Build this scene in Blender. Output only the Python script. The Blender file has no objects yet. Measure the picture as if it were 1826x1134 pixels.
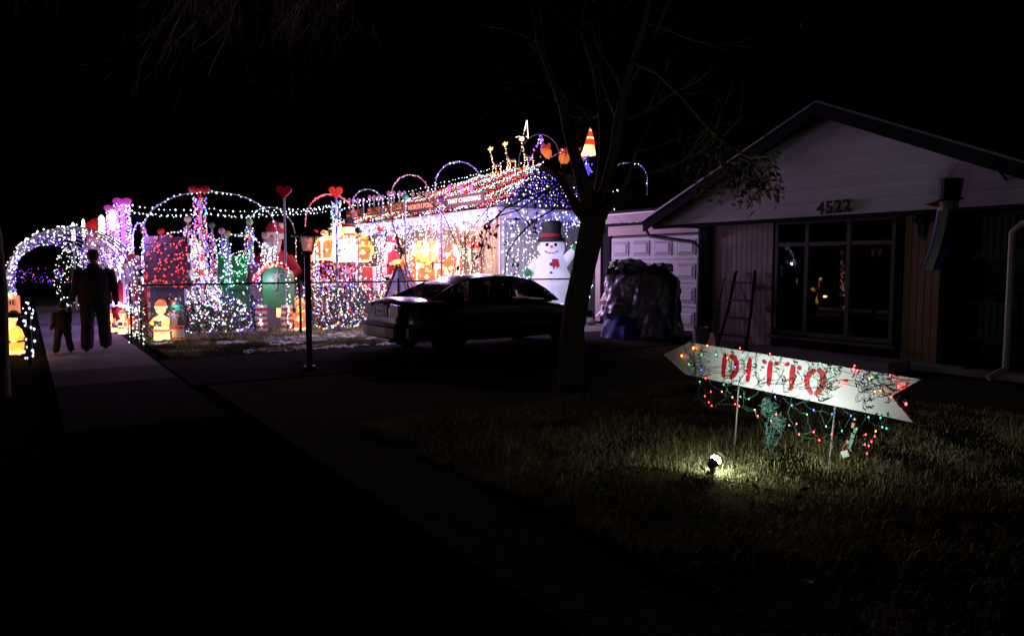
import bpy, math, random
from math import sin, cos, pi, radians, atan2, sqrt, hypot
from mathutils import Vector, Matrix, noise
rnd = random.Random(7)
C = bpy.context.scene.collection
sc = bpy.context.scene

# ------------------------------------------------------------------ camera
# world axes: X runs along the street, Y runs from the street towards the houses
FPX, CX, CY, HZ, CH = 1300.0, 913.0, 567.0, 470.0, 1.6
YAW = radians(56.31)
PITCH = math.atan((CY - HZ) / FPX)
cam_d = bpy.data.cameras.new("camera")
cam = bpy.data.objects.new("camera", cam_d); C.objects.link(cam)
cam.location = (0, 0, CH)
cam.rotation_euler = (pi / 2 - PITCH, 0, YAW)
cam_d.sensor_width = 36; cam_d.lens = FPX / 1826 * 36
cam_d.clip_start = 0.05; cam_d.clip_end = 600
sc.camera = cam

# ------------------------------------------------------------------ night sky and exposure
world = bpy.data.worlds.new("World"); sc.world = world; world.use_nodes = True
wn = world.node_tree.nodes; wl = world.node_tree.links
sky = wn.new('ShaderNodeTexSky'); sky.sky_type = 'NISHITA'; sky.sun_disc = False
sky.sun_elevation = radians(-8); sky.sun_rotation = radians(200)
wl.new(sky.outputs[0], wn['Background'].inputs[0]); wn['Background'].inputs[1].default_value = 0.0006
sc.view_settings.view_transform = 'Standard'; sc.view_settings.look = 'None'
sc.view_settings.exposure = 0.0; sc.view_settings.gamma = 1.0
sc.view_settings.use_curve_mapping = False
cy = sc.cycles
cy.use_denoising = True; cy.max_bounces = 5; cy.diffuse_bounces = 2; cy.glossy_bounces = 3
cy.transmission_bounces = 4; cy.transparent_max_bounces = 12
cy.sample_clamp_indirect = 5.0; cy.blur_glossy = 0.5; cy.caustics_reflective = False; cy.caustics_refractive = False

# ------------------------------------------------------------------ survey helpers (turn a bearing in the photo into a place on the lot)
RX = Vector((cos(YAW), sin(YAW), 0)); FH = Vector((-sin(YAW), cos(YAW), 0)); UZ = Vector((0, 0, 1))
FW = FH * cos(PITCH) - UZ * sin(PITCH); UP = FH * sin(PITCH) + UZ * cos(PITCH)
EYE = Vector((0, 0, CH))
def ray(px, py): return FW + RX * ((px - CX) / FPX) + UP * ((CY - py) / FPX)
def G(px, py, z=0.0):
    d = ray(px, py); return EYE + d * ((z - CH) / d.z)
def D(px, py, dist):
    d = ray(px, py); return EYE + d * (dist / d.dot(FH))
def onX(px, py, x):
    d = ray(px, py); return EYE + d * (x / d.x)
def onY(px, py, y):
    d = ray(px, py); return EYE + d * (y / d.y)
def base(px, dist):
    p = D(px, HZ + 2080.0 / dist, dist); p.z = 0; return p
def zt(px, py, dist): return D(px, py, dist).z

# ------------------------------------------------------------------ materials
MATS = {}
def mat(name, col, rough=0.7, metal=0.0, var=0.25, scale=8.0, bump=0.0, emit=None, es=0.0, sample=True, coat=0.0, spec=0.5):
    if name in MATS: return MATS[name]
    m = bpy.data.materials.new(name); m.use_nodes = True; MATS[name] = m
    nt = m.node_tree; b = nt.nodes['Principled BSDF']
    b.inputs['Base Color'].default_value = (*col, 1); b.inputs['Roughness'].default_value = rough
    b.inputs['Metallic'].default_value = metal; b.inputs['Coat Weight'].default_value = coat
    b.inputs['Specular IOR Level'].default_value = spec
    tc = nt.nodes.new('ShaderNodeTexCoord')
    nz = nt.nodes.new('ShaderNodeTexNoise'); nz.inputs['Scale'].default_value = scale
    nz.inputs['Detail'].default_value = 6
    nt.links.new(tc.outputs['Object'], nz.inputs['Vector'])
    if var > 0:
        mx = nt.nodes.new('ShaderNodeMixRGB'); mx.blend_type = 'MIX'
        mx.inputs[1].default_value = (*[c * (1 - var) for c in col], 1)
        mx.inputs[2].default_value = (*[min(1, c * (1 + var)) for c in col], 1)
        nt.links.new(nz.outputs['Fac'], mx.inputs[0]); nt.links.new(mx.outputs[0], b.inputs['Base Color'])
    if bump > 0:
        bp = nt.nodes.new('ShaderNodeBump'); bp.inputs['Strength'].default_value = bump
        bp.inputs['Distance'].default_value = 0.02
        nt.links.new(nz.outputs['Fac'], bp.inputs['Height']); nt.links.new(bp.outputs[0], b.inputs['Normal'])
    if emit is not None:
        b.inputs['Emission Color'].default_value = (*emit, 1); b.inputs['Emission Strength'].default_value = es
        if not sample: m.cycles.emission_sampling = 'NONE'
    else:
        m.cycles.emission_sampling = 'NONE'
    return m
def glow(name, col, em, es, var=0.3, scale=5.0, sample=False):
    """lit hollow plastic: a lamp inside makes the shell glow unevenly"""
    m = mat(name, col, 0.45, 0, 0.1, scale, 0, em, es, sample)
    nt = m.node_tree; b = nt.nodes['Principled BSDF']
    nz = [n for n in nt.nodes if n.type == 'TEX_NOISE'][0]
    mr = nt.nodes.new('ShaderNodeMapRange'); mr.inputs['From Min'].default_value = 0.3; mr.inputs['From Max'].default_value = 0.7
    mr.inputs['To Min'].default_value = es * (1 - var); mr.inputs['To Max'].default_value = es * (1 + var)
    nt.links.new(nz.outputs['Fac'], mr.inputs['Value']); nt.links.new(mr.outputs[0], b.inputs['Emission Strength'])
    return m
def bulb(name, em, es): return mat('bulb_' + name, (0.4, 0.4, 0.4), 0.3, 0, 0, 8, 0, em, es, False)
B = dict(white=bulb('white', (0.80, 0.86, 1.0), 3.2), warm=bulb('warm', (1, .72, .45), 4.0), red=bulb('red', (1, .03, .03), 2.0),
         green=bulb('green', (.05, 1, .3), 1.6), blue=bulb('blue', (.05, .06, 1), 3.0), purple=bulb('purple', (.55, .09, 1), 2.0),
         orange=bulb('orange', (1, .3, .05), 3.0), pink=bulb('pink', (1, .22, .5), 2.2), violet=bulb('violet', (.24, .09, 1), 2.4))
concrete = mat('concrete', (.25, .23, .235), .95, 0, .35, 3, .3, spec=0)
concrete2 = mat('concrete_stained', (.21, .19, .195), .95, 0, .35, 5, .3, spec=0)
drivem = mat('dark_driveway', (.045, .04, .043), .95, 0, .4, 6, .5, spec=0)
falloff_mid = mat('concrete_light_falloff_mid', (.12, .11, .112), .95, 0, .4, 3, .4, spec=0)  # from here three tones: the walk's light falloff put into slab colour
falloff_low = mat('concrete_light_falloff_low', (.055, .05, .052), .95, 0, .45, 4, .4, spec=0)
falloff_end = mat('concrete_light_falloff_end', (.011, .01, .01), .95, 0, .4, 12, .5, spec=0)
soil = mat('dry_lawn_soil', (.02, .018, .011), 1, 0, .5, 9, .8, spec=.0)
wire_m = mat('green_wire', (.012, .03, .018), .5)
wirep_m = mat('pale_green_wire', (.05, .13, .10), .4)
black = mat('black_paint', (.012, .012, .012), .5, spec=.25)
steel = mat('galvanised_steel', (.35, .35, .37), .4, .8, .15)
conduit = mat('grey_conduit', (.35, .34, .38), .5, .2, .1)
bark = mat('bark', (.11, .095, .055), .95, 0, .5, 30, 1.0, spec=.1)
bark_pale = mat('pale_twig_bark', (.27, .22, .21), .9, 0, .4, 30, .5)
leaf_m = mat('dry_leaf', (.07, .04, .018), .8, 0, .5, 30)
thatch = mat('thatch', (.07, .064, .032), 1, 0, .5, 30, .8, spec=0)
grass_m = mat('winter_grass', (.22, .23, .08), .8, 0, .5, 1.3, spec=.1)
straw_m = mat('straw_grass', (.48, .45, .24), .8, 0, .4, 4, spec=.1)
snow_m = mat('snow_crust', (.75, .77, .82), .8, 0, .1, 10, .4)
gable_m = mat('white_siding', (.60, .58, .62), .65, 0, .22, 1.1, .1)
pink_m = mat('beige_plank', (.42, .32, .32), .7, 0, .15, 6, .2)
brown_m = mat('tan_plank', (.22, .12, .06), .7, 0, .25, 6, .2)
trim_dark = mat('dark_trim', (.012, .012, .018), .8, spec=.1)
trim_m = mat('window_trim', (.06, .055, .05), .6, 0, .1)
shingle_m = mat('asphalt_shingle', (.03, .028, .03), .95, 0, .5, 40, .6, spec=.1)
white_paint = mat('white_paint', (.75, .75, .76), .5, 0, .05)
door_m = mat('garage_door_paint', (.42, .41, .46), .5, 0, .08, 4)
red_p = mat('red_paint', (.6, .02, .02), .45, 0, .1)
green_p = mat('green_paint', (.02, .22, .07), .5, 0, .15)
blue_p = mat('blue_paint', (.10, .13, .35), .5, 0, .15)
tan_p = mat('tan_fabric', (.6, .4, .25), .7)
glass_m = bpy.data.materials.new('window_glass'); glass_m.use_nodes = True
def mk_glass(m, tint, refl, rough=0.02):
    nt = m.node_tree; nt.nodes.clear()
    o = nt.nodes.new('ShaderNodeOutputMaterial'); t = nt.nodes.new('ShaderNodeBsdfTransparent'); g = nt.nodes.new('ShaderNodeBsdfGlossy')
    t.inputs[0].default_value = (*tint, 1); g.inputs['Roughness'].default_value = rough
    f = nt.nodes.new('ShaderNodeFresnel'); f.inputs[0].default_value = refl
    x = nt.nodes.new('ShaderNodeMixShader'); nt.links.new(f.outputs[0], x.inputs[0])
    nt.links.new(t.outputs[0], x.inputs[1]); nt.links.new(g.outputs[0], x.inputs[2]); nt.links.new(x.outputs[0], o.inputs[0])
mk_glass(glass_m, (.6, .6, .6), 2.0)
carglass = bpy.data.materials.new('tinted_glass'); carglass.use_nodes = True; mk_glass(carglass, (.16, .15, .15), 1.5)

# ------------------------------------------------------------------ mesh builder
class MB:
    def __init__(s): s.v = []; s.f = []; s.m = []; s.mats = []
    def mi(s, m):
        if m not in s.mats: s.mats.append(m)
        return s.mats.index(m)
    def add(s, vs, fs, m):
        o = len(s.v); i = s.mi(m); s.v += [tuple(v) for v in vs]
        for f in fs: s.f.append([a + o for a in f]); s.m.append(i)
        return s
    def box(s, c, d, m, rz=0, M=None):
        x, y, z = d[0] / 2, d[1] / 2, d[2] / 2
        vs = [Vector((a, b, e)) for e in (-z, z) for b in (-y, y) for a in (-x, x)]
        R = M if M is not None else Matrix.Rotation(rz, 3, 'Z')
        vs = [R @ v + Vector(c) for v in vs]
        return s.add(vs, [(0, 2, 3, 1), (4, 5, 7, 6), (0, 1, 5, 4), (2, 6, 7, 3), (0, 4, 6, 2), (1, 3, 7, 5)], m)
    def tube(s, pts, r, m, n=5, cap=True):
        pts = [Vector(p) for p in pts]
        if len(pts) < 2: return s
        rs = r if isinstance(r, (list, tuple)) else [r] * len(pts)
        vs = []; up = None
        for i, p in enumerate(pts):
            t = (pts[min(i + 1, len(pts) - 1)] - pts[max(i - 1, 0)])
            if t.length < 1e-9: t = Vector((0, 0, 1))
            t.normalize()
            if up is None:
                a = Vector((0, 0, 1)) if abs(t.z) < .9 else Vector((1, 0, 0))
                up = t.cross(a).normalized()
            up = (up - t * up.dot(t))
            if up.length < 1e-6: up = t.orthogonal()
            up.normalize(); w = t.cross(up)
            for k in range(n):
                a = 2 * pi * k / n; vs.append(p + (up * cos(a) + w * sin(a)) * rs[i])
        fs = []
        for i in range(len(pts) - 1):
            for k in range(n):
                a = i * n + k; b = i * n + (k + 1) % n; fs.append((a, b, b + n, a + n))
        if cap and n > 2: fs += [tuple(range(n))[::-1], tuple(range((len(pts) - 1) * n, len(pts) * n))]
        return s.add(vs, fs, m)
    def lathe(s, prof, m, c=(0, 0, 0), n=14, sx=1, sy=1, M=None):
        vs = []; c = Vector(c)
        for r, z in prof:
            for k in range(n):
                a = 2 * pi * k / n; v = Vector((cos(a) * r * sx, sin(a) * r * sy, z))
                if M is not None: v = M @ v
                vs.append(v + c)
        fs = []
        for i in range(len(prof) - 1):
            for k in range(n):
                a = i * n + k; b = i * n + (k + 1) % n; fs.append((a, b, b + n, a + n))
        fs += [tuple(range(n))[::-1], tuple(range((len(prof) - 1) * n, len(prof) * n))]
        return s.add(vs, fs, m)
    def ball(s, c, r, m, n=10, sx=1, sy=1, sz=1, k=6, M=None):
        pr = [(max(.001, r * sin(pi * i / k)), -r * cos(pi * i / k) * sz) for i in range(k + 1)]
        return s.lathe(pr, m, c, n, sx, sy, M)
    def prism(s, poly, h0, h1, m, axis='Y'):
        """poly in (x,z) extruded along y (axis Y) or (x,y) along z (axis Z) or (y,z) along x"""
        n = len(poly)
        if axis == 'Y': vs = [(a, h0, b) for a, b in poly] + [(a, h1, b) for a, b in poly]
        elif axis == 'Z': vs = [(a, b, h0) for a, b in poly] + [(a, b, h1) for a, b in poly]
        else: vs = [(h0, a, b) for a, b in poly] + [(h1, a, b) for a, b in poly]
        fs = [tuple(range(n)), tuple(range(n, 2 * n))[::-1]] + [(i, i + n, (i + 1) % n + n, (i + 1) % n) for i in range(n)]
        return s.add(vs, fs, m)
    def bulbs(s, pts, r, ms, R=rnd):
        """small octahedral bulbs; ms: a material or a list to choose from"""
        for p in pts:
            m = ms if not isinstance(ms, list) else R.choice(ms)
            q = r * R.uniform(.55, 1.3); x, y, z = p
            e = q * 1.25
            s.add([(x + q, y, z), (x - q, y, z), (x, y + q, z), (x, y - q, z), (x, y, z + e), (x, y, z - e)],
                  [(0, 2, 4), (2, 1, 4), (1, 3, 4), (3, 0, 4), (2, 0, 5), (1, 2, 5), (3, 1, 5), (0, 3, 5)], m)
        return s
    def mesh(s, name, smooth=False):
        me = bpy.data.meshes.new(name); me.from_pydata(s.v, [], s.f)
        for m in s.mats: me.materials.append(m)
        me.polygons.foreach_set('material_index', s.m)
        if smooth:
            me.polygons.foreach_set('use_smooth', [True] * len(me.polygons))
            try: me.set_sharp_from_angle(angle=radians(38))
            except Exception: pass
        me.update(); return me
    def build(s, name, parent=None, kind=None, smooth=False, loc=None):
        o = bpy.data.objects.new(name, s.mesh(name, smooth)); C.objects.link(o)
        if parent is not None: o.parent = parent
        if loc is not None: o.location = loc
        if kind: o['kind'] = kind
        return o
def tag(o, label, cat, group=None):
    o['label'] = label; o['category'] = cat
    if group: o['group'] = group
    return o
def thing(name, label, cat, loc=(0, 0, 0), rz=0, group=None, scale=1):
    o = bpy.data.objects.new(name, None); C.objects.link(o)
    o.location = loc; o.rotation_euler = (0, 0, rz); o.scale = (scale,) * 3
    o.empty_display_size = .2
    return tag(o, label, cat, group)
def struct(o): o['kind'] = 'structure'; return o
KIDS = {}
def dup(root, loc, rz, label, group=None, scale=None):
    r = root.copy(); C.objects.link(r); r.location = loc; r.rotation_euler = (0, 0, rz)
    if scale: r.scale = (scale,) * 3
    r['label'] = label
    if group: r['group'] = group
    for ch in [o for o in bpy.data.objects if o.parent == root]:
        c = ch.copy(); C.objects.link(c); c.parent = r
        for g in [o for o in bpy.data.objects if o.parent == ch]:
            d = g.copy(); C.objects.link(d); d.parent = c
    return r
def lamp(name, loc, watts, col, parent=None, r=.03):
    l = bpy.data.lights.new(name, 'POINT'); l.energy = watts; l.color = col; l.shadow_soft_size = r
    o = bpy.data.objects.new(name, l); C.objects.link(o); o.location = loc
    if parent is not None: o.parent = parent
    return o
def text_mesh(txt, size, depth, m, name='letter'):
    cu = bpy.data.curves.new(name, 'FONT'); cu.body = txt; cu.size = size; cu.extrude = depth; cu.align_x = 'CENTER'; cu.align_y = 'CENTER'
    cu.resolution_u = 3; cu.offset = size * .02
    t = bpy.data.objects.new('tmp', cu); C.objects.link(t)
    dg = bpy.context.evaluated_depsgraph_get(); me = bpy.data.meshes.new_from_object(t.evaluated_get(dg))
    bpy.data.objects.remove(t); me.materials.clear(); me.materials.append(m); me.name = name
    return me
def arc(p0, p1, h, n=24, legs=0.0, power=1.0):
    """points of a hoop from p0 to p1 rising h above them, with straight legs of given height"""
    p0 = Vector(p0); p1 = Vector(p1); out = []
    if legs: out += [p0.copy(), p0 + UZ * legs * .5]
    for i in range(n + 1):
        a = pi * i / n; q = p0.lerp(p1, (1 - cos(a)) / 2); q.z += legs + h * max(0.0, sin(a)) ** power; out.append(q)
    if legs: out += [p1 + UZ * legs * .5, p1.copy()]
    return out
def along(pts, step, jit=0.0):
    out = []; acc = 0.0
    for a, b in zip(pts, pts[1:]):
        L = (b - a).length
        while acc < L:
            out.append(a.lerp(b, acc / L) + Vector([rnd.uniform(-jit, jit) for _ in range(3)])); acc += step * rnd.uniform(.7, 1.3)
        acc -= L
    return out
def light_line(name, label, cat, pts, step, jit, r, ms, tr=.012, tm=None, group=None, extra=None):
    """a hoop or string: tube plus its bulbs"""
    pts = [Vector(p) for p in pts]; o0 = pts[0].copy(); o0.z = min(p.z for p in pts)
    t = thing(name, label, cat, o0, 0, group)
    L = [p - o0 for p in pts]
    MB().tube(L, tr, tm or wire_m, 5).build('hoop' if tr > .011 else 'wire', t)
    MB().bulbs(along(L, step, jit), r, ms).build('bulbs', t, 'stuff')
    return t

# ================================================================== GROUND
def sheet(name, x0, x1, y0, y1, z, m, nx=1, ny=1, amp=0):
    M_ = MB(); vs = []; fs = []
    for j in range(ny + 1):
        for i in range(nx + 1):
            x = x0 + (x1 - x0) * i / nx; y = y0 + (y1 - y0) * j / ny
            vs.append((x, y, z + (amp * noise.noise(Vector((x * .8, y * .8, 0))) if amp else 0)))
    for j in range(ny):
        for i in range(nx):
            a = j * (nx + 1) + i; fs.append((a, a + 1, a + nx + 2, a + nx + 1))
    M_.add(vs, fs, m); return M_.build(name, kind='structure', smooth=True)
sheet('ground', -180, 120, -120, 180, -0.06, soil)
sheet('lawn_display', -33, -13.3, 1.95, 11.4, -0.012, soil, 50, 24, .015)
def gz(x, y): return .03 * noise.noise(Vector((x * .9, y * .9, 0))) + .014 * noise.noise(Vector((x * 2.6, y * 2.6, 5))) - .015
LF = sheet('lawn_front', -10.2, 6, 1.95, 10.9, 0, thatch, 110, 60)
for v in LF.data.vertices: v.co.z = gz(v.co.x, v.co.y) if -10 < v.co.x < 5.8 and 2.1 < v.co.y < 10.7 else -.012
sheet('road', -100, 60, -9.0, -1.4, -0.05, mat('asphalt', (.03, .03, .03), .95, 0, .3, 40, .4, spec=0))
walk = sheet('sidewalk', -75, 8, .25, 1.74, -0.03, soil)
slab = {}
def slabs(parent, x0, x1, y0, y1, nx, ny, name='concrete_slab', ms=(concrete, concrete2)):
    dx = (x1 - x0) / nx; dy = (y1 - y0) / ny
    for i in range(nx):
        for j in range(ny):
            k = (round(dx, 3), round(dy, 3), (i + j) % 2, ms[0].name)
            if k not in slab:
                w, h = dx / 2 - .008, dy / 2 - .008; m_ = MB()
                m_.prism([(-w, -h), (w, -h), (w, h), (-w, h)], -.06, 0, ms[(i + j) % 2], 'Z'); slab[k] = m_.mesh(name)
            o = bpy.data.objects.new(name, slab[k]); C.objects.link(o); o.parent = parent
            o.location = (x0 + dx * (i + .5), y0 + dy * (j + .5), rnd.uniform(-.004, .004)); o.rotation_euler = (0, 0, 0)
slabs(walk, -75, -43, .25, 1.74, 20, 1); slabs(walk, -43, -12.7, .25, 1.74, 20, 1); slabs(walk, -12.7, -11.1, .25, 1.74, 1, 1, 'concrete_slab', (falloff_mid, falloff_mid)); slabs(walk, -11.1, -8.0, .25, 1.74, 2, 1, 'concrete_slab', (falloff_low, falloff_low)); slabs(walk, -8.0, 8, .25, 1.74, 11, 1, 'falloff_slab', (falloff_end, falloff_end))  # slabs painted darker towards the camera, imitating the light dying away
drive = sheet('driveway', -13.25, -10.25, 1.78, 12.8, -0.03, soil)
slabs(drive, -13.25, -10.25, 1.78, 12.8, 2, 6, 'driveway_slab', (drivem, drivem))
sheet('garage_apron', -15.0, -13.3, 9.5, 12.8, -0.008, concrete)
curb = MB(); curb.box((-20, -1.3, -.02), (120, .15, .14), concrete); struct(curb.build('kerb'))

# ================================================================== THE HOUSE WITH THE NUMBER
H = thing('ranch_house', 'low house with white boarded gable and house number over a wide window', 'house', (-7.4, 11.2, 0))
HX, HY = -7.4, 11.2
def HP(mb, name, parent=H, **k):     # part of the house, given in world axes
    o = mb.build(name, parent, **k)
    q = Vector((HX, HY, 0))
    if parent is H: o.location = -q
    return o
core = MB()
core.box((-4.9, 16.4, 1.2), (9.6, 7.3, 2.4), trim_dark)                # dark body behind the facade
core.box((-12.5, 16.5, 1.3), (5.3, 7.1, 2.6), trim_dark)
HP(core, 'wall_core')
g_back = MB(); g_back.prism([(-10.95, 2.40), (-3.2, 2.40), (-7.1, 3.98)], 10.84, 10.93, trim_dark); g_back.box((-7.1, 11.07, 2.43), (7.7, .32, .03), trim_dark); HP(g_back, 'gable_backing')
# gable boards, each a lapped board cut to the roof slope
z = 2.37; i = 0
while z < 3.9:
    z1 = min(z + .22, 3.98)
    def half(zz): return max(.02, (3.99 - zz) / .425)
    a, b = half(z), half(z1)
    vs = [(-7.1 - a, 10.775, z), (-7.1 + a, 10.775, z), (-7.1 + b, 10.825, z1), (-7.1 - b, 10.825, z1),
          (-7.1 - a, 10.84, z), (-7.1 + a, 10.84, z), (-7.1 + b, 10.84, z1), (-7.1 - b, 10.84, z1)]
    m_ = MB().add(vs, [(0, 1, 2, 3), (4, 7, 6, 5), (0, 4, 5, 1), (3, 2, 6, 7), (0, 3, 7, 4), (1, 5, 6, 2)], gable_m)
    HP(m_, 'gable_board'); z = z1; i += 1
m_ = MB(); m_.box((-7.1, 10.82, 2.335), (7.7, .1, .06), trim_dark); HP(m_, 'gable_trim')
m_ = MB(); SL = .435
for s in (-1, 1):
    e = 3.86 if s < 0 else 4.3
    poly = [(-7.1, 4.03), (-7.1 + s * e, 4.03 - SL * e), (-7.1 + s * e, 4.15 - SL * e), (-7.1, 4.15)]
    m_.prism(poly, 10.56, 20.3, shingle_m)
roof = HP(m_, 'roof')
m_ = MB()
for s in (-1, 1):                                                       # barge boards and pale drip edge
    e = 3.87 if s < 0 else 4.31
    m_.prism([(-7.1, 3.93), (-7.1 + s * e, 3.93 - SL * e), (-7.1 + s * e, 4.12 - SL * e), (-7.1, 4.12)], 10.52, 10.555, trim_dark)
    m_.prism([(-7.1, 4.135), (-7.1 + s * e, 4.135 - SL * e), (-7.1 + s * e, 4.17 - SL * e), (-7.1, 4.17)], 10.49, 10.558, steel)
HP(m_, 'barge_board')
# vertical planks
def planks(x0, x1, y, z0, z1, w, m, parent=None, name='plank'):
    n = max(1, round((x1 - x0) / w)); w = (x1 - x0) / n; me = None
    for k in range(n):
        if me is None:
            q = MB(); h = w / 2 - .006
            q.prism([(-h, z0), (h, z0), (h, z1), (-h, z1)], -.012, .02, m); me = q.mesh(name)
        o = bpy.data.objects.new(name, me); C.objects.link(o); o.parent = parent or H
        o.location = (x0 + w * (k + .5) - HX, y - HY + rnd.uniform(-.002, .002), 0)
def backing(x0, x1, y, z0, z1, m=trim_dark):
    q = MB(); q.box(((x0 + x1) / 2, y + .06, (z0 + z1) / 2), (x1 - x0, .08, z1 - z0), m); HP(q, 'wall_backing')
backing(-9.75, -8.3, 11.2, .1, 2.33); planks(-9.72, -8.34, 11.2, .12, 2.33, .118, pink_m)
backing(-6.0, -5.42, 11.2, .1, 2.33); planks(-5.98, -5.44, 11.2, .12, 2.33, .118, brown_m)
m_ = MB(); m_.box((-9.84, 11.16, 1.18), (.16, .16, 2.36), trim_dark); HP(m_, 'corner_post')
m_ = MB(); m_.box((-7.4, 11.2, .06), (4.7, .2, .12), concrete); HP(m_, 'plinth')
m_ = MB(); m_.box((-6.95, 10.75, .07), (2.4, .6, .14), concrete); HP(m_, 'porch_step')
# window group
W = MB(); wx = [-8.22, -7.62, -6.86, -6.12]; y = 11.17
for k, x in enumerate(wx): W.box((x, y, 1.34), (.055 if k in (0, 3) else .07, .08, 1.96), trim_m)
for zz, h in ((.39, .07), (2.31, .06), (1.93, .065)): W.box((-7.17, y + .001, zz), (2.1, .075, h), trim_m)
win = HP(W, 'window_frame')
for k in range(3):
    x0, x1 = wx[k] + .03, wx[k + 1] - .03; xm = (x0 + x1) / 2
    q = MB(); q.box((xm, y + .01, 1.16), (x1 - x0, .006, 1.46), glass_m); q.build('pane', win)
    q = MB(); q.box((xm, y + .01, 2.12), (x1 - x0, .006, .31), glass_m); q.build('pane', win)
    q = MB()
    for zz in (.72, 1.05, 1.38, 1.71): q.box((xm, y + .02, zz), (x1 - x0, .008, .014), trim_m)
    for zz, hh in ((1.16, 1.46), (2.12, .31)): q.box((xm, y + .022, zz), (.014, .008, hh), trim_m)
    q.build('glazing_bars', win)
q = MB()
for k in range(46):
    x = -8.2 + 2.06 * k / 45; q.box((x, 11.36 + .02 * sin(k * 1.7), 1.35), (.05, .01, 1.9), mat('dark_curtain', (.035, .035, .03), .9))
HP(q, 'curtain')
q = MB(); q.box((-7.17, 11.6, 1.3), (2.5, .02, 2.4), black); HP(q, 'interior_wall')
q = MB(); q.box((-7.17, 11.13, .31), (2.3, .12, .05), trim_m); HP(q, 'sill')
# recessed entrance
m_ = MB(); m_.box((-4.2, 12.5, 1.2), (2.5, .1, 2.4), mat('dark_green_wall', (.02, .035, .022), .7)); m_.box((-5.42, 11.85, 1.2), (.08, 1.3, 2.4), trim_dark); m_.box((-4.2, 11.8, .05), (2.6, 1.4, .1), concrete)
HP(m_, 'entrance_recess')
for x0 in (-5.0, -4.45):
    for zz, hh in ((2.0, .6), (.75, .5)):
        for k in range(5):
            q = MB(); q.box((x0 + .09 * k, 11.5, zz), (.05, .03, hh), mat('dark_green_slat', (.03, .07, .035), .6)); HP(q, 'screen_slat')
for zz in (2.3, 1.7, 1.02, .5):
    q = MB(); q.box((-4.55, 11.53, zz), (1.2, .03, .05), mat('dark_green_slat', (.03, .07, .035), .6)); HP(q, 'screen_rail')
# downpipes
pipe_m = mat('painted_downpipe', (.36, .34, .33), .5, 0, .1)
m_ = MB(); c0 = Vector((-10.98, 10.62, 2.40))
m_.tube([c0, c0 - UZ * .12, c0 + Vector((.1, 0, -.24)), Vector((-10.05, 11.02, 2.02)), Vector((-9.93, 11.04, 1.9)), Vector((-9.93, 11.04, .12)), Vector((-9.98, 10.85, .04))], .038, pipe_m, 8)
HP(m_, 'downpipe', smooth=True)
m_ = MB(); m_.tube([(-3.4, 10.7, 2.25), (-3.5, 10.75, 2.2), (-4.3, 10.9, 2.12), (-4.42, 10.95, 2.02), (-4.42, 10.95, .2), (-4.55, 10.75, .06)], .045, pipe_m, 8); HP(m_, 'downpipe', smooth=True)
m_ = MB(); m_.tube([(-11.0, 10.56, 2.42), (-11.0, 12.6, 2.42)], .05, trim_dark, 8); HP(m_, 'gutter')
# house number, each digit on its own
for k, ch in enumerate('4522'):
    me = text_mesh(ch, .27, .012, black, 'digit'); o = bpy.data.objects.new('digit', me); C.objects.link(o); o.parent = H
    o.rotation_euler = (pi / 2, (0.05, -.03, .02, -.04)[k], 0); o.location = (-7.13 + .152 * k - HX, 10.755 - HY, 2.485 + (-.01, .0, .008, .012)[k])
# garage wing
GY = 12.85
m_ = MB(); m_.box((-15.08, GY + .05, 1.3), (.2, .14, 2.5), pink_m); HP(m_, 'corner_board')
m_ = MB(); m_.box((-14.78, GY + .07, 1.2), (.26, .1, 2.4), trim_dark); m_.box((-13.1, GY + .05, 2.44), (3.2, .1, .24), pink_m)
m_.box((-13.1, GY + .04, 2.60), (3.9, .12, .07), trim_dark); HP(m_, 'door_surround')
m_ = MB(); m_.box((-12.5, GY - .1, 2.735), (5.4, .06, .2), pink_m); m_.box((-12.5, GY - .12, 2.855), (5.4, .1, .035), white_paint); HP(m_, 'fascia')
m_ = MB(); m_.prism([(GY - .2, 2.875), (GY + 7.2, 2.9), (GY + 7.2, 3.0), (GY - .2, 2.93)], -15.3, -9.7, shingle_m, 'X'); HP(m_, 'garage_roof')
planks(-11.46, -9.93, GY + .02, .05, 2.55, .125, pink_m)
m_ = MB(); m_.box((-11.53, GY + .03, 1.25), (.07, .12, 2.5), trim_dark); HP(m_, 'door_jamb')
gd = HP(MB().box((-13.1, GY + .1, 1.15), (3.02, .04, 2.3), mat('door_gap', (.08, .08, .09), .8)), 'garage_door')
sec = MB().box((0, 0, 0), (3.0, .04, .545), door_m).mesh('door_section')
pan = MB()
def frus(x, z, y0, x2, z2, y1):
    pan.add([(-x, y0, -z), (x, y0, -z), (x, y0, z), (-x, y0, z), (-x2, y1, -z2), (x2, y1, -z2), (x2, y1, z2), (-x2, y1, z2)],
            [(4, 5, 6, 7), (0, 1, 5, 4), (1, 2, 6, 5), (2, 3, 7, 6), (3, 0, 4, 7)], door_m)
frus(.30, .19, 0, .285, .175, -.022)
pan.prism([(-.27, -.16), (.27, -.16), (.27, .16), (-.27, .16)], -.0235, -.0225, mat('panel_groove', (.27, .27, .31), .8))
frus(.25, .14, -.024, .20, .10, -.045)
pan = pan.mesh('raised_panel')
for r in range(4):
    o = bpy.data.objects.new('door_section', sec); C.objects.link(o); o.parent = gd; o.location = (-13.1, GY + .06, .3 + .56 * r)
    for c in range(4):
        o = bpy.data.objects.new('raised_panel', pan); C.objects.link(o); o.parent = gd; o.location = (-13.1 - 1.125 + .75 * c, GY + .038, .3 + .56 * r)
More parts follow.
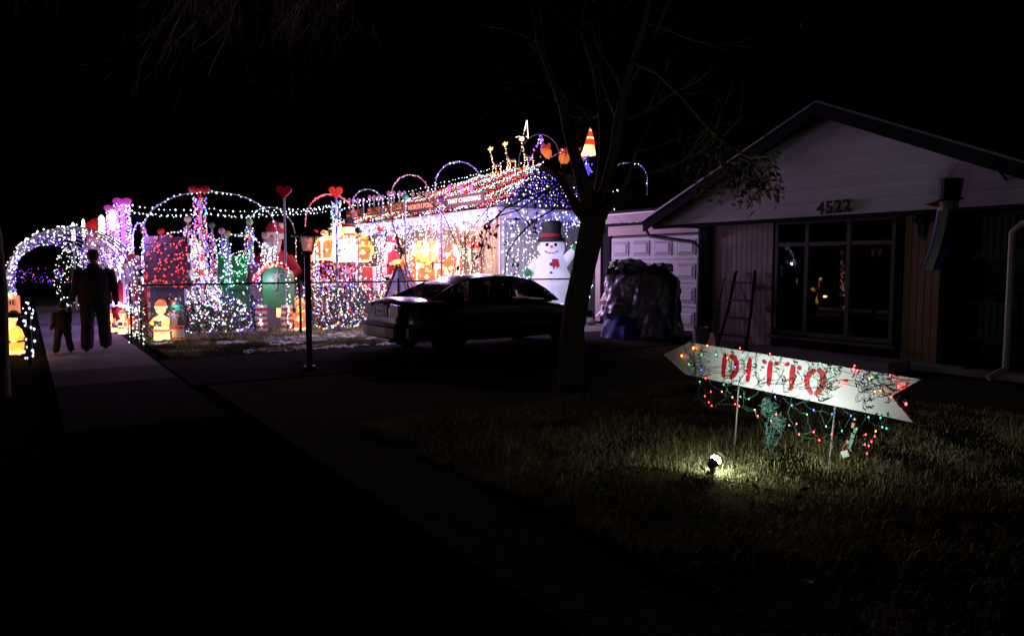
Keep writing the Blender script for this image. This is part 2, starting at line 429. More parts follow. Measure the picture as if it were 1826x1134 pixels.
# things on and by the house
p = thing('garage_sign', 'small white notice fixed to the wall right of the garage door', 'sign', (-10.35, GY - .01, 1.42))
MB().box((0, 0, 0), (.16, .012, .1), white_paint).build('plate', p); MB().box((0, -.009, .025), (.12, .004, .02), blue_p).box((0, -.009, -.015), (.12, .004, .02), black).build('print', p)
p = thing('wall_lantern', 'unlit black carriage lantern on the tan boarded wall', 'lantern', (-5.62, 11.0, 2.2))
MB().lathe([(.02, .16), (.09, .12), (.15, .02), (.14, 0)], black, n=6).build('cap', p)
MB().lathe([(.09, 0), (.06, -.2)], glass_m, n=6).build('glass', p)
MB().lathe([(.07, -.2), (.03, -.26)], steel, n=6).tube([(0, 0, .1), (0, .1, .16), (0, .17, .05)], .012, black).build('bracket', p)
for k in range(6):
    a = k * pi / 3; MB().tube([(.09 * cos(a), .09 * sin(a), 0), (.06 * cos(a), .06 * sin(a), -.2)], .006, black, 4).build('glazing_bar', p)
p = thing('flag_bracket', 'dark slanting pole braced between the roof edge and the gable', 'bracket', (-4.62, 10.6, 3.0))
MB().tube([(0, 0, 0), (.32, .42, -.62)], .018, black, 6).build('pole', p); MB().box((.32, .45, -.64), (.08, .05, .1), black).build('foot', p)
w = thing('windsock', 'snowman windsock with black top hat and blue and white streamers', 'windsock', (-4.97, 10.35, 2.33), radians(20))
MB().lathe([(.135, .12), (.15, .40), (.001, .401)], black, n=16, M=Matrix.Rotation(.06, 3, 'Y')).build('hat', w)
MB().lathe([(.2, .105), (.2, .12)], black, n=18, M=Matrix.Rotation(-.12, 3, 'Y')).build('hat_brim', w)
MB().lathe([(.12, -.02), (.13, .105)], mat('cream_nylon', (.5, .48, .42), .7), n=16).build('head', w)
MB().lathe([(.03, 0), (.004, .16)], red_p, n=8, c=(-.11, -.06, .05), M=Matrix.Rotation(-pi / 2 * .9, 3, 'Y')).build('nose', w)
for k in range(7):
    a = 2 * pi * k / 7; pts = []
    for j in range(9):
        t = j / 8; pts.append(Vector((cos(a) * .12 - .10 * t * t - .07 * t, sin(a) * .12 * (1 - .5 * t), -.02 - .8 * t)))
    q = MB(); vs = []; tx = Vector((-sin(a), cos(a), 0)) * .05
    for pp in pts: vs += [pp - tx, pp + tx, pp + tx + Vector((.003, .003, 0)), pp - tx + Vector((.003, .003, 0))]
    fs = [(4 * j + e, 4 * j + (e + 1) % 4, 4 * j + 4 + (e + 1) % 4, 4 * j + 4 + e) for j in range(8) for e in range(4)]
    q.add(vs, fs, (mat('blue_nylon', (.02, .03, .2), .6), mat('white_nylon', (.4, .4, .42), .6))[k % 2]).build('streamer', w)
MB().tube([(0, 0, .4), (.1, .1, .62)], .004, black, 4).build('cord', w)
# step ladder, broom, bucket
l = thing('step_ladder', 'dark wooden step ladder leaning on the planked wall', 'ladder', (-8.86, 10.85, 0))
lad_m = mat('dark_wood', (.05, .035, .03), .8)
for s in (-1, 1):
    MB().tube([(s * .33, -.12, 0), (s * .26, .1, .72), (s * .22, .24, 1.42), (s * .19, .27, 1.46)], .032, lad_m, 6).build('rail', l)
for k in range(4):
    t = .28 + .32 * k; MB().box((0, -.12 + .25 * t, t), (.64 - .12 * t, .1, .03), lad_m).build('rung', l)
l = thing('broom', 'thin dark broom propped on the planks left of the ladder', 'broom', (-9.42, 11.0, 0))
MB().tube([(0, -.1, .25), (.06, .12, 1.32)], .014, lad_m, 6).build('handle', l)
MB().prism([(-.12, 0), (.12, 0), (.04, .28), (-.04, .28)], -.13, -.07, tan_p).build('bristles', l)
b_ = thing('bucket', 'pale plastic bucket standing beside the corner post', 'bucket', (-9.42, 10.55, 0))
MB().lathe([(.12, 0), (.15, .38), (.16, .38), (.16, .41), (.145, .41), (.115, .03)], mat('pale_plastic', (.45, .43, .42), .5), n=20).build('pail', b_, smooth=True)
MB().tube([Vector((.15 * cos(pi * k / 10), -.16, .36 - .16 * sin(pi * k / 10))) for k in range(11)], .004, steel, 4).build('handle', b_)
# tarpaulin heap by the garage door
tz = thing('covered_grill', 'bulky object wrapped in silver and blue tarpaulin by the garage door', 'tarpaulin', (-11.72, 11.2, 0), radians(40))
silver_m = mat('silver_tarp', (.62, .62, .68), .34, .3, .35, 3.5, 1.0); tarp_b = mat('blue_tarp', (.03, .08, .42), .5, 0, .25, 4, .4)
dark_m = mat('black_plastic_sheet', (.03, .03, .035), .3, 0, .3, 5, .5)
def drape(a0, a1, zb, ztop, ax, ay, seed, m, name, flare=.18, n=64, rows=16, pl=.05, top=True):
    vs = []; fs = []
    for j in range(rows + 1):
        t = j / rows
        for i in range(n + 1):
            a = a0 + (a1 - a0) * i / n
            zz = zb(a) + (ztop - zb(a)) * t
            sh = (1 - (max(0, t - .72) / .28) ** 2.2) ** .5 if t > .72 else 1
            e = (abs(cos(a)) ** 3 + abs(sin(a)) ** 3) ** (-1 / 3)
            f = 1 + flare * (1 - t) ** 1.5
            pleat = pl * (1.1 - t) * (sin(a * 7 + seed + 4.2 * t) + .5 * sin(a * 17 + seed * 2 - t * 9)) + .05 * noise.noise(Vector((cos(a) * 9 + seed, sin(a) * 9, t * 11)))
            nn = noise.noise(Vector((cos(a) * 3 + seed, sin(a) * 3, t * 4))) * .09
            r = (e * f + pleat + nn) * sh
            zz += (noise.noise(Vector((cos(a) * 2.5 * sh, sin(a) * 2.5 * sh, seed))) * .22) * t
            vs.append((cos(a) * r * ax, sin(a) * r * ay, max(.005, zz)))
    for j in range(rows):
        for i in range(n):
            q = j * (n + 1) + i; fs.append((q, q + 1, q + n + 2, q + n + 1))
    return MB().add(vs, fs, m).build(name, tz, smooth=True)
drape(0, 2 * pi, lambda a: 0.0, 1.35, .60, .52, 1.2, tarp_b, 'blue_sheet', .36)
drape(0, 2 * pi, lambda a: .50 + .05 * sin(5 * a) if cos(a - radians(215)) > .55 else .04 + .04 * sin(9 * a), 1.5, .70, .60, 3.1, silver_m, 'silver_sheet', .24, 190, 50, .085)
drape(radians(-42), radians(70), lambda a: .02, 1.5, .80, .68, 7.4, dark_m, 'black_sheet', .10, 60, 16, .06)
m_ = MB()
for k in range(13):
    c = Vector((rnd.uniform(-.55, .5), rnd.uniform(-.45, .35), 1.42 + rnd.uniform(0, .14))); rr = rnd.uniform(.10, .19); vs = []; fs = []; kk = rnd.uniform(0, 50)
    for j in range(9):
        for i in range(14):
            th, ph = pi * j / 8, 2 * pi * i / 14; v = Vector((sin(th) * cos(ph) * 1.4, sin(th) * sin(ph), cos(th) * .75))
            v *= rr * (1 + .75 * noise.noise(v * 2.6 + Vector((kk, 0, 0)))); vs.append(c + v)
    for j in range(8):
        for i in range(14): a = j * 14 + i; b = j * 14 + (i + 1) % 14; fs.append((a, b, b + 14, a + 14))
    m_.add(vs, fs, dark_m if k % 3 else silver_m)
m_.build('bunched_folds', tz, smooth=True)
m_ = MB()
m_.tube([Vector((cos(a) * .93, sin(a) * .80, .74)) for a in [radians(190 + 7 * k) for k in range(10)]], .012, mat('red_strap', (.6, .05, .15), .5), 4).build('strap', tz)
st = thing('stone', 'round pale stone by the foot of the garage corner', 'stone', (-14.75, 12.3, 0)); MB().ball((0, 0, .08), .15, concrete, 9, 1.2, 1, .7).build('stone_body', st, smooth=True)

# ================================================================== THE DECORATED HOUSE
DX0, DX1, DY0, DY1, EZ, RZ_ = -30.6, -17.6, 11.4, 20.4, 3.18, 5.2
K = thing('decorated_house', 'long house with hipped roof hung all over with coloured lights', 'house', (-24, 11.4, 0))
KO = Vector((-24, 11.4, 0))
def KP(mb, name, **k):
    o = mb.build(name, K, **k); o.location = -KO; return o
stucco = mat('tan_siding', (.50, .36, .22), .7, 0, .12, 3, .1); grey_s = mat('grey_siding', (.42, .40, .42), .7, 0, .1, 3, .1)
KP(MB().box((-24.1, 15.9, 1.5), (12.6, 8.7, 3.0), grey_s), 'wall_core')
nb = 52
me = None
for k in range(nb):
    x = DX0 + .2 + (DX1 - DX0 - .4) * (k + .5) / nb; w = (DX1 - DX0 - .4) / nb
    if me is None: me = MB().box((0, 0, 1.5), (w - .012, .05, 3.0), stucco).mesh('siding_board')
    o = bpy.data.objects.new('siding_board', me); C.objects.link(o); o.parent = K; o.location = Vector((x, 11.52, 0)) - KO
me = MB().box((0, 0, 1.5), (.05, .238, 3.0), grey_s).mesh('siding_board')
for k in range(34):
    o = bpy.data.objects.new('siding_board', me); C.objects.link(o); o.parent = K; o.location = Vector((-17.77, 11.68 + .25 * k, 0)) - KO
KP(MB().box((-17.8, 11.5, 1.5), (.12, .12, 3.0), white_paint), 'corner_trim')
ov = .35; ap = Vector((DX1 - 4.5, 15.9, RZ_)); bp_ = Vector((DX0 + 4.5, 15.9, RZ_))
cA, cB, cC, cD = Vector((DX0 - ov, DY0 - ov, EZ)), Vector((DX1 + ov, DY0 - ov, EZ)), Vector((DX1 + ov, DY1 + ov, EZ)), Vector((DX0 - ov, DY1 + ov, EZ))
KP(MB().add([cA, cB, cC, cD, ap, bp_, cA - UZ * .05, cB - UZ * .05, cC - UZ * .05, cD - UZ * .05],
            [(0, 1, 4, 5), (1, 2, 4), (2, 3, 5, 4), (3, 0, 5), (9, 8, 7, 6), (0, 6, 7, 1), (1, 7, 8, 2), (2, 8, 9, 3), (3, 9, 6, 0)], shingle_m), 'roof')
KP(MB().box(((DX0 + DX1) / 2, DY0 - ov - .02, EZ - .16), (13.7, .04, .3), white_paint).box((DX1 + ov + .02, 15.9, EZ - .16), (.04, 9.7, .3), white_paint), 'fascia')
wood_f = mat('stained_wood', (.45, .2, .08), .6)
for x, wd in ((-19.55, 1.3), (-24.4, 1.6), (-28, 1.5)):
    f = KP(MB().box((x - wd / 2, 11.46, 1.75), (.1, .08, 1.5), wood_f).box((x + wd / 2, 11.46, 1.75), (.1, .08, 1.5), wood_f)
           .box((x, 11.465, 2.5), (wd + .1, .08, .1), wood_f).box((x, 11.465, 1.0), (wd + .1, .08, .1), wood_f).box((x, 11.468, 1.75), (.05, .06, 1.5), wood_f), 'window')
    MB().box((x, 11.485, 1.75), (wd - .05, .006, 1.4), mat('dim_glass', (.08, .06, .06), .1)).build('pane', f)
    MB().box((x, 11.44, .94), (wd + .25, .14, .05), wood_f).build('sill', f)

# ================================================================== FENCE
FX = -16.2
F = thing('chain_link_fence', 'black chain link fence between the driveway and the light display', 'fence', (FX, 1.9, 0))
posts = [0, 3.2, 5.6, 8.0, 11.8]
MB().tube([(0, 0, 1.17), (0, 11.8, 1.17)], .021, black, 7).build('top_rail', F)
for k in posts: MB().tube([(0, k, 0), (0, k, 1.2)], .03, black, 8).lathe([(.036, 1.2), (.03, 1.24), (.002, 1.26)], black, (0, k, 0), 8).build('post', F)
m_ = MB(); hh = 1.12; st_ = .085
k = -hh
while k < 11.8:
    for s in (0, 1):
        a = [k, .03, k + hh, .03 + hh]
        ya, yb = max(0, k), min(11.8, k + hh)
        za, zb = (ya - k), (yb - k)
        if s: za, zb = hh - za, hh - zb
        m_.tube([(0, ya, .03 + za), (0, yb, .03 + zb)], .0022, steel, 3, False)
    k += st_
m_.build('chain_mesh', F, 'stuff')
Gt = thing('gate_post', 'slim black gate post wrapped in lights beside the fence corner', 'post', (-16.28, 1.72, 0))
MB().tube([(0, 0, 0), (0, 0, 1.2)], .022, black, 7).build('tube', Gt)
MB().bulbs([Vector((rnd.uniform(-.06, .06), rnd.uniform(-.05, .05), rnd.uniform(0, 1.2))) for _ in range(46)], .014, [B['white']] * 4 + [B['blue'], B['red']]).build('bulbs', Gt, 'stuff')
# low rail piece at the far left of the walk
q = G(55, 650); lf = thing('low_rail', 'low black rail and post at the left edge of the walk', 'fence', (q.x, q.y, 0))
e = D(2, 568, 11.6) - Vector((q.x, q.y, 0)); zt_ = .8
MB().tube([(0, 0, 0), (0, 0, .83)], .035, black, 8).build('post', lf)
MB().tube([(0, 0, .8), (e.x, e.y, .8)], .022, black, 6).build('rail', lf)
MB().bulbs([Vector((rnd.uniform(-.07, .07), rnd.uniform(-.07, .07), rnd.uniform(.1, 1.0))) for _ in range(26)], .018, B['white']).build('bulbs', lf, 'stuff')

# ================================================================== CAR
CARL, CW = 4.35, 1.78
car = thing('parked_car', 'dark silver sedan parked on the driveway with its tail towards the walk', 'car', (-12.1, 5.25, 0))
paint = mat('dark_silver_paint', (.22, .21, .24), .22, .85, .08, 40, 0, coat=.3)
tyre_m = mat('tyre_rubber', (.015, .015, .015), .85); rim_m = mat('alloy', (.25, .25, .27), .35, .8, .1)
# stations: y, half width, z sill, z waist bulge, z shoulder, z centre deck
st_ = [(0.0, .62, .44, .62, .80, .84), (.05, .76, .30, .60, .88, .95), (.22, .84, .25, .60, .92, 1.00), (.55, .875, .22, .58, .93, 1.00), (1.0, .89, .20, .58, .92, .98),
       (1.8, .89, .19, .58, .90, .93), (2.6, .89, .19, .58, .88, .92), (3.1, .885, .20, .57, .85, .93), (3.55, .87, .22, .55, .79, .85), (3.95, .81, .24, .52, .70, .76), (4.22, .68, .27, .50, .60, .66), (4.35, .45, .36, .48, .54, .58)]
vs = []; fs = []
for (y, w, z0, z1, z2, z3) in st_:
    sec = [(0, z0), (w * .80, z0), (w * .965, z0 + .05), (w * 1.0, z1 - .06), (w * .99, z1 + .08), (w * .955, z2 - .04), (w * .90, z2 + .01), (w * .5, z3 - .01), (0, z3)]
    ring = [(x, y, z) for x, z in sec] + [(-x, y, z) for x, z in sec[-2:0:-1]]
    vs += ring
n = len(ring)
for i in range(len(st_) - 1):
    for k in range(n): a = i * n + k; b = i * n + (k + 1) % n; fs.append((a, b, b + n, a + n))
fs += [tuple(range(n)), tuple(range((len(st_) - 1) * n, len(st_) * n))[::-1]]
body = MB().add(vs, fs, paint).build('body', car, smooth=True)
sm = body.modifiers.new('s', 'SUBSURF'); sm.levels = 1; sm.render_levels = 2
# greenhouse: stations y, halfwidth bottom, z bottom, halfwidth top, z top
roofm = MB(); rv = []; rf = []
rs = [(.80, .60, 1.02), (1.15, .62, 1.24), (1.5, .60, 1.345), (2.0, .60, 1.385), (2.4, .60, 1.38), (2.75, .58, 1.335), (2.95, .57, 1.27)]
rs = rs[1:]
for y, w, z in rs:
    rv += [(-w, y, z - .035), (-w * .8, y, z + .005), (0, y, z + .022), (w * .8, y, z + .005), (w, y, z - .035), (0, y, z - .03)]
for i in range(len(rs) - 1):
    for k in range(6): a = i * 6 + k; b = i * 6 + (k + 1) % 6; rf.append((a, b, b + 6, a + 6))
rf += [tuple(range(6)), tuple(range((len(rs) - 1) * 6, len(rs) * 6))[::-1]]
roofm.add(rv, rf, paint).build('roof', car, smooth=True)
def bb(y): # beltline
    return .935 if y < 1 else .935 - .02 * (y - 1)
for s in (-1, 1):
    T = [(s * .62, 1.15, 1.215), (s * .60, 1.5, 1.32), (s * .60, 2.0, 1.355), (s * .60, 2.4, 1.35), (s * .57, 2.93, 1.25)]
    Bm = [(s * .80, .60, .965), (s * .82, 1.35, .935), (s * .83, 1.9, .92), (s * .83, 2.45, .91), (s * .80, 3.35, .90)]
    m_ = MB()
    for i in range(4):
        m_.add([Bm[i], Bm[i + 1], T[i + 1], T[i]], [(0, 1, 2, 3)], carglass)
    m_.build('side_glass', car)
    m_ = MB(); m_.tube([Bm[0], (s * .70, .88, 1.10), T[0], T[1], T[2], T[3], T[4], (s * .68, 3.15, 1.10), Bm[4]], .022, paint, 6)
    m_.tube([Bm[2], T[2]], .028, black, 6); m_.tube([Bm[0], Bm[1], Bm[2], Bm[3], Bm[4]], .014, black, 5); m_.tube([Bm[1], T[1]], .02, black, 5)
    m_.build('pillars', car)
    MB().box((s * .97, 3.02, .97), (.16, .09, .12), paint).tube([(s * .85, 3.0, .92), (s * .95, 3.02, .95)], .02, black).build('wing_mirror', car)
    for y in (1.62, 2.55): MB().box((s * .895, y, .80), (.02, .16, .03), paint).build('door_handle', car)
MB().add([(-.80, .60, .965), (.80, .60, .965), (.62, 1.15, 1.215), (-.62, 1.15, 1.215)], [(0, 1, 2, 3)], carglass).build('rear_window', car)
MB().add([(-.80, 3.35, .90), (.80, 3.35, .90), (.57, 2.93, 1.25), (-.57, 2.93, 1.25)], [(3, 2, 1, 0)], carglass).build('windscreen', car)
m_ = MB(); m_.box((0, 1.95, .885), (1.62, 2.5, .03), black)
for x in (-.38, .38):
    m_.box((x, 2.25, 1.0), (.5, .14, .38), black, M=Matrix.Rotation(-.2, 3, 'X')); m_.box((x, 2.2, 1.24), (.26, .1, .14), black); m_.box((x, 1.25, .98), (.6, .14, .2), black)
m_.tube([(-.38 + .18 * cos(a), 2.95, 1.0 + .18 * sin(a)) for a in [k * pi / 6 for k in range(13)]], .015, black, 4)
m_.build('seats', car)
for y in (.92, 3.52):
    for s in (-1, 1):
        wl = MB(); R = Matrix.Rotation(pi / 2, 3, 'Y'); c = (s * .80, y, .315)
        wl.lathe([(.20, -.1), (.30, -.1), (.315, -.07), (.315, .07), (.30, .1), (.20, .1)], tyre_m, c, 24, M=R)
        wheel = wl.build('wheel', car, smooth=True)
        r_ = MB(); r_.lathe([(.21, -.06), (.21, .09), (.19, .095), (.185, .02)], rim_m, (s * .80, y, .315), 24, M=R if s > 0 else Matrix.Rotation(-pi / 2, 3, 'Y'))
        for k in range(7):
            a = 2 * pi * k / 7; r_.box((s * .885, y + .11 * cos(a), .315 + .11 * sin(a)), (.02, .16, .035), rim_m, M=Matrix.Rotation(a, 3, 'X'))
        r_.build('rim', wheel, smooth=True)
        MB().lathe([(.345, -.003), (.345, .006)], black, (s * .886, y, .33), 26, M=R).build('wheel_arch', car)
for s in (-1, 1):
    MB().prism([(.40, .66), (.70, .67), (.735, .74), (.72, .88), (.42, .90)] if s > 0 else [(-.40, .66), (-.42, .90), (-.72, .88), (-.735, .74), (-.70, .67)], -.005, .07, mat('tail_lamp_red', (.22, .01, .012), .35, 0, .1)).build('tail_light', car)
    MB().box((s * .62, 4.2, .60), (.26, .16, .1), glass_m).build('headlight', car)
MB().box((0, .0, .76), (.62, .03, .20), mat('plate_recess', (.06, .06, .065), .5)).build('plate_recess', car)
MB().box((0, -.012, .76), (.31, .012, .155), mat('plate', (.45, .45, .5), .5)).box((0, -.02, .76), (.22, .004, .05), mat('plate_print', (.12, .12, .2), .6)).build('number_plate', car)
bm_ = [(-.80, .32), (-.84, .12), (-.70, -.06), (-.4, -.10), (.4, -.10), (.70, -.06), (.84, .12), (.80, .32)]
MB().prism([(x, y) for x, y in bm_], .29, .52, paint, 'Z').build('bumper', car).modifiers.new('b', 'BEVEL').width = .03
MB().prism([(x * 1.005, y - .008) for x, y in bm_], .515, .565, black, 'Z').build('bumper_strip', car)
MB().tube([(.5, .05, .27), (.5, -.08, .27)], .03, steel, 8).build('exhaust', car)

# ================================================================== LAMP POST
q = base(552, 10.95)
L_ = thing('lamp_post', 'unlit black lantern on a square garden post in front of the lights', 'lamp post', (q.x, q.y, 0), YAW + .35)
MB().box((0, 0, .87), (.085, .085, 1.74), black).box((0, 0, .03), (.16, .16, .06), black).build('post', L_)
MB().lathe([(.05, 1.72), (.11, 1.74), (.11, 1.77), (.06, 1.79)], black, n=4, M=Matrix.Rotation(pi / 4, 3, 'Z')).build('collar', L_)
Rz = Matrix.Rotation(pi / 4, 3, 'Z')
def mk_frost(m):
    nt = m.node_tree; nt.nodes.clear(); o = nt.nodes.new('ShaderNodeOutputMaterial'); t = nt.nodes.new('ShaderNodeBsdfTranslucent'); g = nt.nodes.new('ShaderNodeBsdfTransparent'); x = nt.nodes.new('ShaderNodeMixShader')
    t.inputs[0].default_value = (1, .92, .8, 1); g.inputs[0].default_value = (.95, .85, .7, 1); x.inputs[0].default_value = .45
    nt.links.new(g.outputs[0], x.inputs[1]); nt.links.new(t.outputs[0], x.inputs[2]); nt.links.new(x.outputs[0], o.inputs[0])
frost = mat('frosted_glass', (.55, .5, .42), .5); mk_frost(frost)
MB().lathe([(.10, 1.79), (.155, 2.0)], frost, n=4, M=Rz).build('lantern_glass', L_)
for k in range(4):
    a = pi / 4 + k * pi / 2; MB().tube([(.104 * cos(a), .104 * sin(a), 1.785), (.159 * cos(a), .159 * sin(a), 2.005)], .008, black, 4).build('lantern_bar', L_)
MB().lathe([(.31, 2.0), (.31, 2.015), (.12, 2.09), (.05, 2.105), (.03, 2.14), (.002, 2.16)], black, n=4, M=Rz).build('lantern_roof', L_)

# ================================================================== TREES
def limb(m_, p, d, L, r, lev, R, up=.0, wig=.25, segs=6, r_end=.45, kids=(3, 5), tw=None, leaf=None, col=None, spread=(.5, 1.0), maxlev=3, shrink=.62):
    pts = [p.copy()]; rs = [r]; d = d.normalized()
    for i in range(segs):
        d = (d + Vector([R.uniform(-wig, wig) for _ in range(3)]) * .5 + UZ * up).normalized()
        p = p + d * (L / segs); pts.append(p.copy()); rs.append(r * (1 - (1 - r_end) * (i + 1) / segs))
    tgt = m_ if (lev < maxlev - 1 or tw is None) else tw
    tgt.tube(pts, rs, col or bark, 6 if lev < 1 else (5 if lev < 2 else 3), False)
    if lev < maxlev:
        for k in range(R.randint(*kids)):
            t = R.uniform(.3, 1.0); i = min(segs - 1, int(t * segs)); q = pts[i].lerp(pts[i + 1], t * segs - i)
            ax = d.orthogonal().normalized(); ax.rotate(Matrix.Rotation(R.uniform(0, 2 * pi), 3, d))
            nd = (d * cos(a_ := R.uniform(*spread)) + ax * sin(a_))
            limb(m_, q, nd, L * shrink * R.uniform(.7, 1.2), rs[i] * .55, lev + 1, R, up, wig, max(3, segs - 1), .4, kids, tw, leaf, col, spread, maxlev, shrink)
    elif leaf is not None:
        leaf.append((pts[-1], d)); 
        if R.random() < .5: leaf.append((pts[len(pts) // 2], d))
def leaves(m_, spots, R, n=3, size=.05, m=None):
    for p, d in spots:
        for _ in range(n):
            c = p + Vector([R.uniform(-.06, .06) for _ in range(3)]); a = Vector([R.uniform(-1, 1), R.uniform(-1, 1), R.uniform(-1.6, .1)]).normalized()
            b = a.orthogonal().normalized(); b.rotate(Matrix.Rotation(R.uniform(0, 6.3), 3, a)); s = size * R.uniform(.6, 1.4); c2 = a.cross(b)
            m_.add([c, c + a * s * .6 + b * s * .32 + c2 * s * .1, c + a * s * 1.5, c + a * s * .6 - b * s * .32 + c2 * s * .1, c + a * s * .7 - c2 * s * .08],
                   [(0, 1, 4), (1, 2, 4), (2, 3, 4), (3, 0, 4)], m or leaf_m)
R1 = random.Random(11)
TD = 9.45
q = base(1020, TD)
T = thing('shade_tree', 'bare forked shade tree between the car and the numbered house', 'tree', (q.x, q.y, 0)); TO = Vector((q.x, q.y, 0))
def tp(px, py, off=0): return D(px, py, TD + off) - TO
trunk = MB()
tpts = [(1019, 700, .23), (1020, 688, .185), (1019, 640, .165), (1021, 590, .152), (1029, 530, .150), (1041, 480, .150), (1051, 430, .145), (1058, 395, .145), (1063, 360, .135)]
def bark_tube(m_, P, Rr, n=26, rings=70, seed=0, amp=.09):
    vs = []; fs = []; N_ = len(P) - 1
    for j in range(rings + 1):
        t = j / rings * N_; i = min(N_ - 1, int(t)); f = t - i; p = P[i].lerp(P[i + 1], f); r = Rr[i] * (1 - f) + Rr[i + 1] * f
        for k in range(n):
            a = 2 * pi * k / n; d_ = Vector((cos(a), sin(a), 0))
            q_ = noise.noise(Vector((cos(a) * 3.5, sin(a) * 3.5, p.z * 1.3 + seed))) + .7 * noise.noise(Vector((cos(a) * 9, sin(a) * 9, p.z * 3 + seed))) + .5 * abs(noise.noise(Vector((cos(a) * 2, sin(a) * 2, p.z * .8))))
            vs.append(p + d_ * r * (1 + amp * 1.6 * q_))
    for j in range(rings):
        for k in range(n): a = j * n + k; b = j * n + (k + 1) % n; fs.append((a, b, b + n, a + n))
    m_.add(vs, fs, bark)
bark_tube(trunk, [tp(a, b) for a, b, r in tpts], [r for a, b, r in tpts])
def addlimb(m_, pl, col=bark, n=8):
    m_.tube([tp(a, b, o) for a, b, r, o in pl], [r for a, b, r, o in pl], col, n)
tr_o = trunk.build('trunk', T, smooth=True)
bump_knots = MB()
spots = []; tw = MB()
forks = [
    [(1058, 385, .13, 0), (1040, 330, .10, -.1), (1026, 280, .075, -.2), (1012, 235, .06, -.3), (1003, 190, .05, -.4), (985, 140, .04, -.6), (960, 80, .03, -.8), (950, 10, .02, -1)],
    [(1064, 380, .10, 0), (1072, 320, .075, .2), (1076, 260, .06, .4), (1073, 200, .05, .6), (1062, 130, .045, .7), (1040, 60, .035, .9), (1045, -10, .02, 1)],
    [(1066, 385, .13, 0), (1082, 330, .08, -.2), (1096, 270, .065, -.3), (1102, 220, .065, -.4), (1112, 170, .05, -.5), (1130, 110, .04, -.6), (1150, 40, .03, -.8), (1162, -20, .02, -1)],
    [(1050, 395, .09, 0), (1030, 372, .07, -.3), (1015, 345, .05, -.5), (1000, 320, .04, -.8)],
    [(1068, 390, .08, 0), (1085, 368, .05, -.3), (1105, 350, .035, -.5), (1120, 320, .025, -.8), (1135, 270, .02, -1.)],
]
for fk in forks:
    m_ = MB(); addlimb(m_, fk)
    for a, b, r, o in fk[3:]:
        for _ in range(2):
            dd = Vector((R1.uniform(-1, 1), R1.uniform(-1, 1), R1.uniform(-.1, .9)))
            limb(m_, tp(a, b, o), dd, R1.uniform(.9, 1.6), r * .5, 1, R1, .03, .4, 5, .4, (2, 4), tw, spots, bark, (.4, .9), 3, .6)
    m_.build('limb', T, smooth=True)
# the bough that reaches over the roof edge of the house with brown leaves
m_ = MB(); bough = [(1130, 110, .04, -.6), (1175, 130, .035, -1.2), (1220, 175, .028, -1.7), (1262, 225, .022, -2.1), (1300, 262, .018, -2.4), (1340, 282, .014, -2.6), (1372, 278, .01, -2.7)]
addlimb(m_, bough, n=6); spl = []
for (a, b) in [(1262, 225), (1285, 250), (1300, 262), (1320, 274), (1340, 282), (1360, 280), (1372, 278)]:
    for _ in range(2):
        o = tp(a, b, -2.5); limb(m_, o, Vector((R1.uniform(-.5, .6), R1.uniform(-.3, .3), R1.uniform(-1, -.2))), R1.uniform(.22, .42), .007, 2, R1, -.12, .5, 5, .4, (2, 3), tw, spl, bark, (.4, 1.0), 3, .6)
for (a, b, c, d) in [(1275, 260, 1245, 350), (1300, 265, 1310, 345), (1330, 285, 1400, 325), (1340, 290, 1360, 350), (1350, 282, 1395, 272), (1262, 240, 1240, 320), (1320, 300, 1400, 345)]:
    A = tp(a, b, -2.5); Bq = tp(c, d, -2.6); Mid = A.lerp(Bq, .6) + Vector((0, 0, -.06))
    pts = [A, A.lerp(Mid, .5), Mid, Bq]; m_.tube(pts, [.007, .006, .004, .003], bark, 4)
    for _ in range(5): spl.append((A.lerp(Bq, R1.uniform(.15, .75)) + Vector((R1.uniform(-.04, .04), R1.uniform(-.04, .04), R1.uniform(-.1, .03))), UZ))
m_.build('limb', T, smooth=True)
# low twigs hanging left, dark against the decorated eave
m_ = MB(); spw = []
for (pl) in ([(1000, 320, .02, -.8), (975, 340, .013, -1), (940, 352, .010, -1.2), (905, 352, .008, -1.3), (870, 372, .006, -1.4), (835, 415, .005, -1.45), (815, 460, .004, -1.5)],
             [(1012, 340, .02, -.5), (985, 375, .012, -.8), (955, 392, .009, -.9), (925, 420, .01, -1), (905, 450, .007, -1), (898, 500, .004, -1)],
             [(940, 352, .012, -1.2), (900, 372, .01, -1.2), (872, 400, .008, -1.2), (862, 430, .005, -1.2), (856, 452, .003, -1.2)],
             [(1000, 330, .015, -.8), (960, 350, .009, -1), (925, 375, .007, -1.1), (890, 385, .008, -1.1), (860, 405, .005, -1.2)],
             [(820, 450, .006, -1.45), (790, 380, .006, -1.5), (730, 330, .005, -1.5)], [(700, 400, .005, -2), (725, 470, .005, -2), (738, 520, .004, -2)], [(690, 360, .005, -2), (712, 440, .005, -2), (728, 500, .004, -2)]):
    addlimb(m_, pl, n=5)
    if pl[0][0] > 930:
        for a, b, r, o in pl[2:]:
            limb(m_, tp(a, b, o), Vector((R1.uniform(-1, .4), R1.uniform(-.5, .5), R1.uniform(-1, .2))), R1.uniform(.2, .4), .006, 2, R1, -.05, .5, 4, .4, (2, 3), tw, spw, bark, (.4, 1.0), 3, .6)
for (a, b) in [(862, 400), (865, 410), (858, 430), (950, 380), (955, 395), (868, 392), (945, 400), (960, 372), (966, 366), (852, 440)]:
    for _ in range(3): spw.append((tp(a, b, -1.1) + Vector([R1.uniform(-.06, .06) for _ in range(3)]), UZ))
m_.build('limb', T, smooth=True)
tw.build('twigs', T, 'stuff')
lf_ = MB(); leaves(lf_, spots[::6], R1, 1, .05); leaves(lf_, spl, R1, 3, .062); leaves(lf_, spw[::2], R1, 2, .045); lf_.build('leaves', T, 'stuff')

